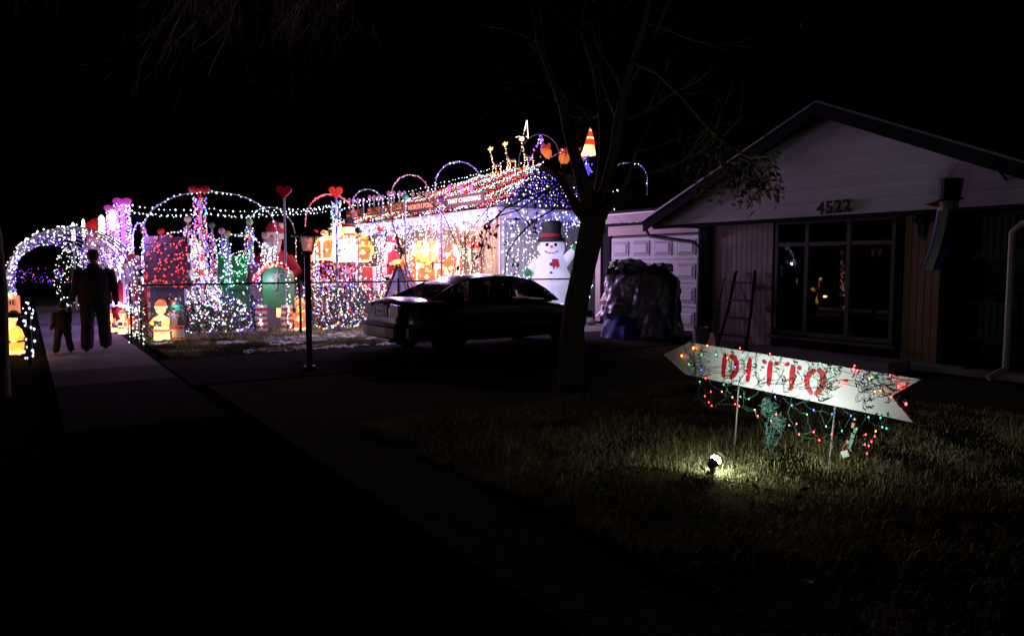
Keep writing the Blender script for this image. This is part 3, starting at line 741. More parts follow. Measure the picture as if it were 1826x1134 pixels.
# street tree at the far left whose bare twigs hang over the picture
R2 = random.Random(5); q = base(-6, 9.0)
T2 = thing('street_tree', 'dark leaning trunk at the left edge with bare twigs hanging above', 'tree', (q.x, q.y, 0)); T2O = Vector((q.x, q.y, 0))
def t2(px, py, dd): return D(px, py, dd) - T2O
MB().tube([t2(-6, 705, 9), t2(-4, 640, 9), t2(-5, 520, 9), t2(-14, 420, 9), t2(-60, 250, 9), t2(-110, 60, 9)], [.15, .12, .11, .10, .12, .15], bark, 12).build('trunk', T2, smooth=True)
m_ = MB(); tw2 = MB()
m_.tube([t2(-110, 60, 9), t2(40, -140, 9.2), t2(220, -230, 9.6), t2(420, -260, 10), t2(600, -250, 10.3)], [.12, .09, .07, .05, .02], bark_pale, 8)
for k in range(34):
    px = R2.uniform(330, 600); top = t2(px + R2.uniform(-60, 60), R2.uniform(-220, -60), R2.uniform(9.4, 10.6))
    tip = t2(px + (px - 480) * .35, R2.uniform(0, 150), R2.uniform(9.4, 10.6))
    d = tip - top
    limb(m_, top, d + Vector((0, 0, -.1)), d.length * R2.uniform(.8, 1.15), .014, 1, R2, -.015, .35, 7, .35, (4, 6), tw2, None, bark_pale, (.35, .8), 3, .5)
for k in range(10):
    px = R2.uniform(20, 330); limb(m_, t2(px, R2.uniform(-200, -60), 9.5), Vector((R2.uniform(-.5, .5), 0, -1)), R2.uniform(.6, 1.4), .008, 2, R2, -.01, .3, 6, .35, (3, 4), tw2, None, bark_pale, (.35, .8), 3, .5)
m_.build('branches', T2); tw2.build('twigs', T2, 'stuff')
# dark trees behind the houses
for (px, dist, h, lab) in [(1250, 32, 9, 'dark leafless tree rising behind the garage roof'), (760, 42, 8, 'dark leafless tree behind the lit roof'), (330, 46, 8, 'dark leafless tree far beyond the light arches')]:
    q = base(px, dist); t = thing('background_tree', lab, 'tree', q); R3 = random.Random(px); m_ = MB(); tw3 = MB(); sp = []
    m_.tube([(0, 0, 0), (.1, 0, h * .2), (0, .1, h * .45)], [.25, .2, .16], bark, 8)
    m_.build('trunk', t); m2 = MB()
    for k in range(7):
        limb(m2, Vector((0, .05, h * R3.uniform(.25, .45))), Vector((R3.uniform(-1, 1), R3.uniform(-1, 1), R3.uniform(.6, 1.6))), h * .35, .09, 0, R3, .05, .3, 6, .4, (3, 4), tw3, sp, bark, (.4, .9), 3, .6)
    m2.build('branches', t); tw3.build('twigs', t, 'stuff')

# ================================================================== THE ARROW SIGN
SY = 5.0
def sp_(cx, cy, off=0.0): return onY(1160 + cx / 3.5115, 590 + cy / 3.5115, SY - off)   # from the surveyed outline
so = sp_(880, 320); so = Vector((so.x, SY, 0))
S = thing('arrow_sign', 'white wooden arrow sign reading DITTO pointing left', 'sign', so)
board_m = mat('white_sign_paint', (.60, .62, .60), .5, 0, .12, 4, .25); edge_m = mat('board_edge', (.3, .28, .25), .8)
pol = [sp_(*c) for c in [(80, 147), (245, 72), (1693, 303), (1508, 408), (1643, 573), (220, 272)]]
poly = [(p.x - so.x, p.z) for p in pol]
m_ = MB(); m_.prism(poly, 0, .018, board_m); m_.build('board', S)
sred = mat('sign_red', (.42, .008, .016), .5, 0, .25, 25, .2)
def stroke(pts, w):
    P = [sp_(a, b) for a, b in pts]; P = [Vector((p.x - so.x, 0, p.z)) for p in P]; w = w * 1.22 / 3.5115 / 225
    L = []; Rr = []
    for i, p in enumerate(P):
        t = (P[min(i + 1, len(P) - 1)] - P[max(i - 1, 0)]).normalized(); nrm = Vector((-t.z, 0, t.x))
        ww = w * (1 if 0 < i < len(P) - 1 else .78) * rnd.uniform(.92, 1.08); L.append(p + nrm * ww / 2); Rr.append(p - nrm * ww / 2)
    t0 = (P[1] - P[0]).normalized(); t1 = (P[-1] - P[-2]).normalized()
    ring = [P[0] - t0 * w * .3] + L + [P[-1] + t1 * w * .3] + Rr[::-1]
    return [(v.x, v.z) for v in ring]
letters = [('D', [([(470, 148), (466, 175), (461, 210), (457, 250), (455, 285)], 30), ([(503, 158), (528, 170), (540, 205), (537, 245), (522, 275), (500, 292)], 33)]),
           ('I', [([(624, 178), (619, 215), (613, 260), (608, 312)], 31)]),
           ('T', [([(752, 195), (748, 235), (744, 290), (740, 338)], 32), ([(706, 188), (722, 198)], 26), ([(782, 204), (800, 206)], 26)]),
           ('T', [([(893, 222), (889, 260), (884, 315), (880, 366)], 32), ([(848, 213), (866, 206)], 24), ([(926, 230), (940, 234)], 28)]),
           ('O', [([(1026, 246), (992, 272), (977, 310), (985, 355), (1008, 392)], 30), ([(1052, 243), (1078, 270), (1084, 320), (1068, 362), (1032, 396)], 32)])]
for ch, strokes in letters:
    m_ = MB()
    for p_, w_ in strokes: m_.prism(stroke(p_, w_), -.0025, .002, sred)
    o = m_.build('letter', S)
rod_m = mat('ribbed_rod', (.32, .3, .26), .6, .4, .3, 60, .5)
for (a, b, c, d) in [(553, 345, 513, 745), (1158, 470, 1152, 880)]:
    A = sp_(a, b, -.03); Bq = G(1160 + c / 3.5115, 590 + d / 3.5115); Bq.y = SY + .03 + (0 if a < 1000 else .02); Bq.z = -.05
    A = A - so; Bq = Bq - so; m_ = MB(); A.y = .03
    pts = [A.lerp(Bq, k / 60) for k in range(61)]; m_.tube([A + (A - Bq) * .25] + pts, [.006] + [.0062 + .0018 * (k % 2) for k in range(61)], rod_m, 6); m_.build('stake', S)
# the mixed light net over the sign
N = thing('light_net', 'tangled green wire with red, green and blue bulbs over the arrow sign', 'string lights', so)
R4 = random.Random(3); wm = MB(); sk = MB(); W2 = MB()
def np_(cx, cy, off=.02): p = sp_(cx, cy, off) - so; return p
def curve(a, b, sag, n=8, off=.02, wig=5):
    out = []
    ph = R4.uniform(0, 6)
    for k in range(n + 1):
        t = k / n; x = a[0] + (b[0] - a[0]) * t + wig * sin(ph + t * 7) * min(1, 4 * t * (1 - t)); y = a[1] + (b[1] - a[1]) * t + sag * 4 * t * (1 - t) + wig * cos(ph + t * 9) * min(1, 4 * t * (1 - t))
        out.append(np_(x, y, off + .012 * sin(ph + 5 * t)))
    return out
on = [(195, 155, 'orange'), (268, 108, 'orange'), (355, 92, 'orange'), (560, 108, 'red'), (748, 142, 'red'), (240, 208, 'green'), (320, 150, 'green'), (410, 150, 'green'), (575, 150, 'green'),
      (320, 243, 'blue'), (345, 298, 'red'), (600, 272, 'red'), (940, 290, 'blue'), (1195, 330, 'red'), (1270, 240, 'red'), (1325, 290, 'blue'), (1385, 290, 'green'), (1372, 300, 'orange'), (1500, 277, 'red'), (1555, 350, 'red'),
      (1405, 380, 'orange'), (1510, 412, 'red'), (878, 322, 'red'), (1060, 203, 'green'), (1440, 375, 'orange'), (1278, 218, 'red'), (1145, 255, 'green'), (700, 250, 'green'), (530, 225, 'blue'), (480, 170, 'orange')]
below = [(308, 318, 'green'), (458, 335, 'green'), (563, 412, 'green'), (885, 465, 'blue'), (980, 522, 'green'), (1100, 597, 'green'), (1198, 625, 'green'), (1290, 612, 'green'), (1365, 540, 'green'), (1440, 543, 'green'), (1452, 602, 'green'),
         (340, 408, 'red'), (378, 380, 'red'), (447, 380, 'orange'), (513, 415, 'orange'), (365, 447, 'red'), (383, 468, 'red'), (530, 458, 'red'), (555, 470, 'red'), (652, 493, 'orange'), (672, 532, 'red'), (755, 562, 'red'), (787, 520, 'red'),
         (868, 590, 'red'), (915, 580, 'red'), (1023, 632, 'red'), (930, 647, 'red'), (1057, 683, 'red'), (1135, 647, 'red'), (1348, 648, 'red'), (1410, 627, 'orange'), (1405, 660, 'red'), (1383, 692, 'red'), (1342, 710, 'red'), (1367, 718, 'red'), (1355, 767, 'red'),
         (1022, 495, 'blue'), (1137, 520, 'blue'), (1255, 530, 'blue'), (780, 412, 'blue'), (1600, 457, 'red'), (615, 425, 'green'), (1478, 720 - 110, 'green')]
bl = {}
for x, y, c in on + below:
    big = (x, y) in [(1270, 240), (1555, 350), (195, 155), (1600, 457), (1195, 330), (268, 108)]
    p = np_(x, y, .03); bl.setdefault(c, []).append((p, .0075 if big else .0044))
    a = R4.uniform(0, 6.28); dv = Vector((cos(a), .2, sin(a))).normalized() * .02
    wm.tube([p + dv * .3, p + dv * 1.3], [.005, .006], wire_m, 5)
for c, L in bl.items():
    me = MB().ball((0, 0, 0), 1, mat('net_bulb_' + c, (.4, .4, .4), .3, 0, 0, 8, 0, dict(red=(1, .02, .03), orange=(1, .22, .03), green=(.03, 1, .35), blue=(.05, .1, 1))[c], dict(red=22, orange=14, green=5, blue=9)[c], True), 7, 1, 1, 1.5, 5).mesh('bulb', True)
    for p, r in L:
        o = bpy.data.objects.new('bulb', me); C.objects.link(o); o.parent = N; o.location = p; o.scale = (r,) * 3
for k in range(18):                                                    # net strands over the board
    x = 195 + k * 78; yt = 66 + (x - 245) * .16; yb = 272 + (x - 220) * .211
    px = x; yy = yt - 6; cur = (px, yy)
    while yy < min(yb, yt + (230 if k < 12 else 205)) - 20:
        nx = px + R4.uniform(-38, 38); ny = yy + R4.uniform(35, 62)
        wm.tube(curve((px, yy), (nx, ny), R4.uniform(-8, 8), 5), .0022, wire_m, 4, False)
        if R4.random() < .5:
            c0_ = np_(nx, ny, .024); dv = Vector((R4.uniform(-1, 1), -.2, R4.uniform(-1, .4))).normalized() * .03
            wm.tube([c0_, c0_ + dv], [.0052, .004], wire_m, 5)
        if R4.random() < .5: wm.tube(curve((nx, ny), (nx + R4.uniform(45, 95), ny + R4.uniform(-25, 35)), R4.uniform(8, 26), 6), .0022, wire_m, 4, False)
        px, yy = nx, ny
for (a, b) in [((150, 180), (330, 290)), ((230, 230), (480, 240)), ((360, 275), (640, 250)), ((640, 360), (900, 300)), ((700, 320), (1100, 360)), ((930, 280), (1250, 330)), ((1180, 330), (1560, 330)), ((1200, 250), (1540, 370)), ((1360, 330), (1560, 440)), ((1300, 250), (1690, 305)), ((1380, 360), (1510, 405)), ((1250, 240), (1420, 290)), ((1330, 270), (1600, 300)), ((190, 150), (260, 75)), ((130, 190), (180, 100)), ((160, 140), (330, 285)), ((820, 360), (1000, 320)), ((1400, 330), (1590, 350)), ((1420, 400), (1530, 360))]:
    wm.tube(curve(a, b, R4.uniform(-10, 25), 12, .025, 12), .0021, wire_m, 4, False)
for i in range(12):                                                    # strings sagging under the board
    pass
for chain in ([(285, 290), (308, 318), (300, 420), (340, 455), (383, 478), (440, 455), (530, 458), (560, 475)], [(300, 300), (340, 380), (378, 390), (365, 447)], [(370, 310), (400, 350), (447, 385), (513, 415), (560, 470), (652, 500), (700, 560)],
              [(458, 335), (500, 390), (513, 415)], [(563, 350), (600, 430), (660, 400), (672, 375)], [(480, 320), (470, 420), (400, 460)], [(590, 380), (580, 470), (652, 493), (672, 532)], [(830, 420), (885, 465), (980, 440), (1000, 420)], [(885, 410), (860, 520), (900, 600), (930, 647), (1023, 632), (1057, 683), (1135, 700)],
              [(885, 465), (980, 522), (1000, 600), (1023, 632)], [(950, 440), (1022, 495), (1137, 520), (1160, 490)], [(1078, 460), (1060, 520), (1100, 597), (1137, 520)], [(1198, 485), (1255, 530), (1198, 625), (1180, 560)], [(1255, 530), (1290, 612), (1340, 560), (1350, 520)], [(1365, 520), (1375, 570), (1452, 602), (1440, 543)],
              [(1470, 540), (1452, 602), (1410, 627), (1383, 692), (1355, 767)], [(1348, 648), (1342, 710), (1367, 718), (1410, 627)], [(930, 647), (990, 670), (1057, 683), (1100, 650), (1135, 647)], [(1130, 650), (1180, 700), (1230, 710)], [(1180, 685), (1215, 690), (1260, 640)]):
    for a, b in zip(chain, chain[1:]): W2.tube(curve(a, b, R4.uniform(-2, 10), 6, .01, 4), .0021, wirep_m, 4, False)
def clump(c0x, c0y, rx, ry, n, depth=.05):
    p = []
    x, y = c0x, c0y
    for k in range(n):
        x = c0x + rx * R4.gauss(0, .42); y = c0y + ry * R4.gauss(0, .42); p.append(np_(x, y, R4.uniform(-depth, depth) - .01))
    out = []
    for a, b in zip(p, p[1:]):
        m1 = a.lerp(b, .5) + Vector([R4.uniform(-.03, .03) for _ in range(3)])
        out += [a, a.lerp(m1, .6) + Vector([R4.uniform(-.01, .01) for _ in range(3)]), m1]
    return out
W2.tube(clump(740, 480, 70, 60, 60), .0021, wirep_m, 4, False); W2.tube(clump(790, 560, 70, 80, 60), .0021, wirep_m, 4, False)
W2.tube(clump(750, 650, 40, 90, 28), .0021, wirep_m, 4, False); W2.tube(clump(720, 440, 40, 30, 30), .0021, wirep_m, 4, False)
for ch_ in ([(740, 640), (735, 700), (700, 750), (690, 790), (730, 780), (800, 690)], [(780, 600), (820, 640), (780, 710), (720, 690)]):
    for a, b in zip(ch_, ch_[1:]): W2.tube(curve(a, b, 6, 6, .01, 6), .0021, wirep_m, 4, False)
wm.build('net_wire', N, 'stuff'); W2.build('hanging_wire', N, 'stuff')
# plugs, white tag and the orange cord
PL = thing('plug_cluster', 'row of stacked green plugs and a white tag hanging under the sign', 'plug', so)
for (x, y, w_, h_, m) in [(1272, 590, .022, .04, mat('orange_plug', (.6, .15, .03), .5)), (1285, 625, .025, .03, green_p), (1270, 655, .028, .035, mat('green_plug', (.06, .25, .14), .5)), (1262, 690, .028, .04, mat('green_plug', (.06, .25, .14), .5)), (1253, 722, .02, .04, mat('green_plug', (.06, .25, .14), .5)), (1238, 693, .02, .025, mat('orange_plug', (.6, .15, .03), .5)), (1283, 552, .012, .016, white_paint), (1255, 748, .012, .02, white_paint)]:
    p = np_(x, y, .02); MB().box(p, (w_, .02, h_), m, M=Matrix.Rotation(.25, 3, 'Y')).build('plug', PL)
p = np_(1225, 768, .03); MB().box(p, (.058, .03, .048), white_paint, M=Matrix.Rotation(-.45, 3, 'Y')).build('tag', PL)
cd = thing('extension_cord', 'orange cord dropping from the plugs into the grass', 'cord', so)
MB().tube([np_(1240, 690, .02), np_(1210, 720, .02), np_(1205, 770, .03), np_(1218, 850, .05) * 1.0], .0055, mat('orange_rubber', (.6, .12, .02), .5), 6).build('cord_body', cd)
# the flood lamp
fb = G(1271, 851); fl = thing('ground_spotlight', 'small lit floodlight on a spike in the grass below the arrow', 'spotlight', (fb.x, fb.y, 0))
tgt = sp_(820, 300) ; head = Vector((.025, -.02, .125)); dr = (tgt - (Vector((fb.x, fb.y, 0)) + head)).normalized()
Q = dr.to_track_quat('Z', 'Y').to_matrix()
MB().tube([(0, 0, -.05), (0, 0, .06), (.005, 0, .09)], [.008, .012, .014], black, 8).box((0, 0, .055), (.03, .03, .03), black).build('spike', fl)
MB().lathe([(.012, -.06), (.03, -.045), (.036, -.015), (.044, .0), (.042, .004)], black, head, 14, M=Q).build('housing', fl, smooth=True)
lens_m = mat('lit_lens', (.9, .9, .9), .3, 0, 0, 8, 0, (.93, 1, .9), 150, True)
MB().lathe([(.034, .0), (.040, .024), (.038, .036), (.026, .048), (.002, .056)], lens_m, head, 14, M=Q).build('lens', fl, smooth=True)
sl = bpy.data.lights.new('flood_beam', 'SPOT'); sl.energy = 62; sl.color = (.90, 1.0, .93); sl.spot_size = radians(120); sl.spot_blend = 1.0; sl.shadow_soft_size = .03
slo = bpy.data.objects.new('flood_beam', sl); C.objects.link(slo); slo.parent = fl; slo.location = head + dr * .10; slo.rotation_euler = (dr + Vector((.10, 0, 0))).to_track_quat('-Z', 'Y').to_euler()
MB().tube([(0, 0, .04), (.03, -.03, .01), (.12, -.02, .008), (.25, .03, .008), (.5, .1, .0)], .004, black, 5).build('cable', fl)

# ================================================================== GRASS around the sign
import numpy as np
def grass(name, label, x0, x1, y0, y1, n, h0, h1, ms, seed, keep=None):
    g = np.random.default_rng(seed); x = g.uniform(x0, x1, n); y = g.uniform(y0, y1, n)
    f = np.array([noise.noise(Vector((a * 1.6, b * 1.6, 3.3))) for a, b in zip(x, y)])
    ok = g.random(n) < np.clip(.60 + f * 1.7, .06, 1)
    if keep is not None: ok &= keep(x, y, g)
    x = x[ok]; y = y[ok]; f = f[ok]; n = len(x)
    h = g.uniform(h0, h1, n) * (1 + f * .9) * np.where(g.random(n) < .07, 2.1, 1); a = g.uniform(0, 2 * pi, n); lean = g.uniform(.1, 1.1, n) * h; w = g.uniform(.0016, .0034, n)
    dx, dy = np.cos(a), np.sin(a); v = np.zeros((n, 5, 3)); z0_ = np.array([gz(a_, b_) if a_ > -10 else 0 for a_, b_ in zip(x, y)]); cl = np.array([noise.noise(Vector((p * 3, q * 3, 8))) for p, q in zip(x, y)]) * .6
    b2 = a + pi / 2; bx, by = np.cos(b2) * w, np.sin(b2) * w
    v[:, 0] = np.stack([x - bx, y - by, 0 * x - .01], 1); v[:, 1] = np.stack([x + bx, y + by, 0 * x - .01], 1)
    mx, my = x + dx * lean * .35, y + dy * lean * .35
    v[:, 2] = np.stack([mx + bx * .8, my + by * .8, h * .6], 1); v[:, 3] = np.stack([mx - bx * .8, my - by * .8, h * .6], 1)
    v[:, 4] = np.stack([x + dx * lean, y + dy * lean, h * g.uniform(.7, 1, n)], 1)
    v[:, :, 2] += z0_[:, None]
    i = np.arange(n)[:, None] * 5
    me = bpy.data.meshes.new(name); me.from_pydata(v.reshape(-1, 3).tolist(), [], (i + np.array([[0, 1, 2, 3]])).tolist() + (i + np.array([[3, 2, 4]])).tolist())
    for m in ms: me.materials.append(m)
    mi = (g.random(n) < np.clip(.5 + cl, .05, .95)).astype(int); me.polygons.foreach_set('material_index', np.concatenate([mi, mi]).astype('i'))
    o = bpy.data.objects.new(name, me); C.objects.link(o); tag(o, label, 'grass'); o['kind'] = 'stuff'; return o
grass('grass', 'short winter grass round the arrow sign and floodlight', -6.8, -1.2, 2.7, 8.6, 260000, .015, .05, [grass_m, straw_m], 4)
grass('grass', 'dry grass along the foot of the chain link fence', -16.4, -13.3, 2.0, 8.0, 60000, .02, .06, [straw_m, grass_m], 5)
grass('grass', 'dry grass under the light display', -24, -16.4, 2.0, 9.0, 60000, .02, .06, [straw_m, grass_m], 6)
R5 = random.Random(9); m_ = MB()
lsp = []
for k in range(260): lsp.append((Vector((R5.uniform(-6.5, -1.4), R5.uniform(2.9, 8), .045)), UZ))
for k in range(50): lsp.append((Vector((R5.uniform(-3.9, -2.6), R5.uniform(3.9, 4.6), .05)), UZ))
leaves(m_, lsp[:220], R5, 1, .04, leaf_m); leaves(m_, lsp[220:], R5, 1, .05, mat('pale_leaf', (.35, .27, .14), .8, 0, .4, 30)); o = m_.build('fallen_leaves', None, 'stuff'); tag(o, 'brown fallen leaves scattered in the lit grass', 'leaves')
m_ = MB()
for k in range(1500):
    x = -16.1 + 2.8 * R5.random(); y = 2.1 + 5.5 * R5.random()
    if noise.noise(Vector((x * 1.3, y * .8, 1))) + (.25 if x < -15.2 else 0) + (y - 4.5) * .12 < .05: continue
    r = R5.uniform(.015, .07); m_.ball((x, y, .0), r, snow_m, 6, R5.uniform(.8, 2), R5.uniform(.8, 2), .5, 4)
o = m_.build('snow_crumbs', None, 'stuff', smooth=True); tag(o, 'old snow crumbs on the verge below the fence', 'snow')
m_ = MB(); 
for k in range(70): m_.ball((FX + R5.uniform(-.05, .35), 2.2 + R5.random() * 4.5, .02), R5.uniform(.03, .08), bark, 7, 1.2, 1, .6, 4)
o = m_.build('edging_stones', None, 'stuff', smooth=True); tag(o, 'rough dark stones and clods along the fence foot', 'stones')

# ================================================================== PEOPLE
jk = mat('dark_jacket', (.045, .038, .042), .9, 0, .5, 9, .6, spec=.1); tr = mat('dark_trousers', (.035, .036, .055), .9, 0, .5, 9, .6, spec=.1)
skin_m = mat('skin', (.45, .28, .2), .6); shoe_m = mat('dark_shoe', (.03, .025, .02), .6); hair_m = mat('dark_hair', (.02, .015, .01), .8)
def skinned(name, V, E, parent, mfun, sub=2):
    me = bpy.data.meshes.new(name); me.from_pydata([v[:3] for v in V], E, []); o = bpy.data.objects.new('tmp', me); C.objects.link(o)
    s_ = o.modifiers.new('k', 'SKIN'); s_.use_smooth_shade = True
    for i, v in enumerate(V): me.skin_vertices[0].data[i].radius = (v[3], v[4] if len(v) > 4 else v[3])
    me.skin_vertices[0].data[0].use_root = True
    u = o.modifiers.new('u', 'SUBSURF'); u.levels = sub; u.render_levels = sub
    dg = bpy.context.evaluated_depsgraph_get(); nm = bpy.data.meshes.new_from_object(o.evaluated_get(dg)); bpy.data.objects.remove(o)
    nm.name = name; nm.materials.clear(); ms = []
    for p in nm.polygons:
        m = mfun(p.center)
        if m not in ms: ms.append(m); nm.materials.append(m)
        p.material_index = ms.index(m)
    ob = bpy.data.objects.new(name, nm); C.objects.link(ob); ob.parent = parent; return ob
def person(name, label, loc, rz, h, stride, armL, armR, child=False, cap=True, wide=1.0, st=.0):
    P = thing('person', label, 'person', loc, rz); k = h / 1.78; hd = 1.35 if child else 1.0
    hip = .92 * (.92 if child else 1); sh = 1.45 * (.93 if child else 1)
    w = wide
    V = [(0, 0, hip, .15 * w, .11), (0, .0, hip + .2, .15 * w, .11), (0, .0, sh - .12, .18 * w, .12), (0, 0, sh, .10, .08), (0, -.01, sh + .07, .068), (0, -.02, sh + .12, .07)]
    E = [(0, 1), (1, 2), (2, 3), (3, 4), (4, 5)]
    for s, (fy, lift) in ((-1, stride[0]), (1, stride[1])):
        b = len(V); V += [(s * .10, 0, hip - .05, .10), (s * (.115 + st * .5), -fy * .45 - .02, hip * .53, .07), (s * (.12 + st), -fy, .10 + lift, .048), (s * (.13 + st), -fy - .13, .045 + lift * .3, .042)]
        E += [(0, b), (b, b + 1), (b + 1, b + 2), (b + 2, b + 3)]
    hands = []
    for s, arm in ((-1, armL), (1, armR)):
        b = len(V); V += [(s * .19 * w, 0, sh - .04, .07)] + [(x, y, z, r) for (x, y, z), r in zip(arm, (.052, .036, .036))]
        E += [(2, b), (b, b + 1), (b + 1, b + 2), (b + 2, b + 3)]; hands.append((Vector(arm[1]), Vector(arm[2]), s))
    V = [(x * k, y * k, z * k, *[r * k for r in rr]) for x, y, z, *rr in V]
    def mf(c):
        z_ = c.z / k
        if z_ < .09: return shoe_m
        if z_ < hip * .97 and abs(c.x / k) < .22: return tr
        for e_, h_, s in hands:
            if (Vector(c) / k - h_).length < .06: return skin_m
        return jk if z_ < sh + .03 else skin_m
    body = skinned('body', V, E, P, mf)
    F_ = MB()
    for e_, h_, s in hands:                                            # fingers and thumb, slightly curled
        d = (h_ - e_).normalized(); side = Vector((0, 1, 0)); inn = Vector((-s, 0, 0))
        for j in range(4):
            o = side * (.026 - .017 * j); L_f = (.062, .072, .068, .052)[j]
            a = h_ + d * .02 + o; F_.tube([a * k, (a + d * L_f * .55 + inn * .006) * k, (a + d * L_f + inn * .028) * k], [.0085 * k, .008 * k, .006 * k], skin_m, 6)
        a = h_ - side * .03; F_.tube([a * k, (a - side * .02 + d * .03) * k, (a - side * .015 + d * .055 + inn * .01) * k], [.01 * k, .009 * k, .007 * k], skin_m, 6)
    F_.build('fingers', body)
    hz_ = (sh + .215) * k; r = .098 * k * hd
    hm = MB(); hm.ball((0, -.02 * k, hz_), r, skin_m, 16, .86, 1.0, 1.22, 12)
    hm.lathe([(.018 * k, 0), (.004 * k, .03 * k)], skin_m, (0, (-.02) * k - r * .95, hz_ - .01 * k), 6, M=Matrix.Rotation(pi / 2, 3, 'X'))
    for s in (-1, 1):
        hm.ball((s * r * .86, -.015 * k, hz_), .022 * k * hd, skin_m, 7, .5, 1, 1.4, 5)
        hm.ball((s * .032 * k, -.02 * k - r * .86, hz_ + .012 * k), .011 * k, white_paint, 6, 1, .6, .8, 5)
    hm.box((0, -.02 * k - r * .9, hz_ - .05 * k), (.04 * k, .012 * k, .008 * k), red_p)
    hm.build('head', body, smooth=True)
    hr = MB(); hr.ball((0, -.005 * k, hz_ + .03 * k), r * 1.06, hair_m, 14, .9, 1.0, 1.08, 9); hr.build('hair', P, smooth=True)
    if cap:
        cp = MB(); cp.lathe([(r * .98, 0), (r * .96, .04 * k), (r * .75, .085 * k), (r * .2, .11 * k), (.002, .112 * k)], jk, (0, -.01 * k, hz_ + .045 * k), 16)
        cp.prism([(-.07 * k, -.1 * k), (.07 * k, -.1 * k), (.05 * k, -.2 * k), (-.05 * k, -.2 * k)], hz_ + .045 * k, hz_ + .055 * k, jk, 'Z'); c = cp.build('cap', P, smooth=True)
    # jacket and trousers hang looser than the body
    def loft(secs, m, name, n=20):
        vs = []; fs = []
        for (cx, cy_, z_, a, b) in secs:
            for q_ in range(n):
                t = 2 * pi * q_ / n; wv = 1 + .035 * sin(5 * t + z_ * 21); vs.append(((cx + a * cos(t) * wv) * k, (cy_ + b * sin(t) * wv) * k, z_ * k))
        for i in range(len(secs) - 1):
            for q_ in range(n): a = i * n + q_; b = i * n + (q_ + 1) % n; fs.append((a, b, b + n, a + n))
        return MB().add(vs, fs, m).build(name, P, smooth=True)
    loft([(0, 0, hip - .08, .205 * w, .15), (0, 0, hip - .04, .215 * w, .155), (0, 0, hip + .12, .205 * w, .15), (0, 0, sh - .25, .235 * w, .155), (0, 0, sh - .08, .225 * w, .14), (0, 0, sh, .16, .11), (0, 0, sh + .05, .10, .09), (0, 0, sh + .11, .085, .085), (0, 0, sh + .12, .07, .075)], jk, 'jacket')
    for s, (fy, lift) in ((-1, stride[0]), (1, stride[1])):
        loft([(s * .10, 0, hip - .02, .125, .135), (s * (.11 + st * .25), -fy * .2, hip * .75, .118, .125), (s * (.115 + st * .5), -fy * .45 - .01, hip * .52, .10, .108), (s * (.12 + st * .75), -fy * .75, hip * .28 + lift * .5, .105, .11), (s * (.12 + st), -fy + .02, .10 + lift, .10, .12), (s * (.12 + st), -fy, .05 + lift, .085, .11)], tr, 'trouser_leg')
        MB().ball(((s * (.125 + st)) * k, (-fy - .07) * k, (.05 + lift * .6) * k), .065 * k, shoe_m, 12, .75, 2.1, .75, 7).build('shoe', P, smooth=True)
    for s, arm in ((-1, armL), (1, armR)):
        a, b, c = [Vector(v) for v in arm]; s0 = Vector((s * .20 * w, 0, sh - .05))
        MB().tube([Vector((s * .13 * w, 0, sh - .02)) * k, s0 * k, s0.lerp(a, .5) * k, a * k, a.lerp(b, .5) * k, (b * .9 + c * .1) * k], [.07 * k, .09 * k, .075 * k, .065 * k, .058 * k, .05 * k], jk, 12).build('sleeve', P, smooth=True)
    return P
man = base(173, 13.25); kid = base(114, 12.95); face = pi / 2 + pi + .04  # walking away along the walk (-X): local -Y turned to -X
face = -pi / 2 + .05
# figure front is local -Y; rotating by -90 degrees points it along -X
person('person', 'tall man in dark jacket, jeans and cap walking away', man, face, 1.82, ((.20, 0.02), (-.20, .03)),
       [(-.31, .03, 1.17), (-.34, -.03, .90), (-.345, -.05, .81)], [(.29, .02, 1.16), (.35, -.06, .93), (.37, -.07, .85)], cap=True, wide=1.26, st=.05)
hw = man + Matrix.Rotation(face, 3, 'Z') @ (Vector((.375, -.09, .80)) * (1.82 / 1.78))
hl = (Matrix.Rotation(-(face + .1), 3, 'Z') @ (hw - kid)) / (.96 / 1.78)       # the held hand, seen from the child
el = Vector((-.20, 0, 1.30)).lerp(hl, .52) + Vector((0, 0, -.05))
person('person', 'small child in dark coat holding the hand of the tall man', kid, face + .1, .96, ((.22, 0), (-.16, .03)),
       [tuple(el), tuple(el.lerp(hl, .85)), tuple(hl)], [(.27, .05, 1.05), (.33, .0, .84), (.335, -.02, .76)], child=True, cap=False, wide=1.2, st=.13)

# ================================================================== THE LIGHT DISPLAY
WH = [B['white']] * 9 + [B['warm']]
MULTI = [B['white'], B['red'], B['blue'], B['green'], B['orange'], B['purple'], B['violet'], B['red']]
WB = [B['white'], B['white'], B['blue'], B['blue'], B['violet']]
PUR = [B['violet'], B['purple'], B['violet'], B['violet'], B['white'], B['purple']]
# --- tunnel of hoops over the walk
def hoop_pts(x, y0, y1, h, legs, n=26): return arc((x, y0, 0), (x, y1, 0), h, n, legs, .85)
xs = [-15.9, -16.5, -17.2, -18.4, -19.8, -21.6, -23.6, -26.0, -28.8, -31.5]
nm_ = ['nearest', 'second', 'third', 'fourth', 'fifth', 'sixth', 'seventh', 'eighth', 'ninth', 'farthest']
for k, x in enumerate(xs):
    y1 = 1.88
    light_line('light_hoop', 'white lit hoop over the walk, %s of the tunnel' % nm_[k], 'light arch', hoop_pts(x, -.32, y1, 1.2, 1.08), .06 if k < 3 else .085, .05, .014 + .0012 * k, WH if k < 2 else WH + [B['violet']] * (2 + k), .016, conduit, 'white hoops over the walk')
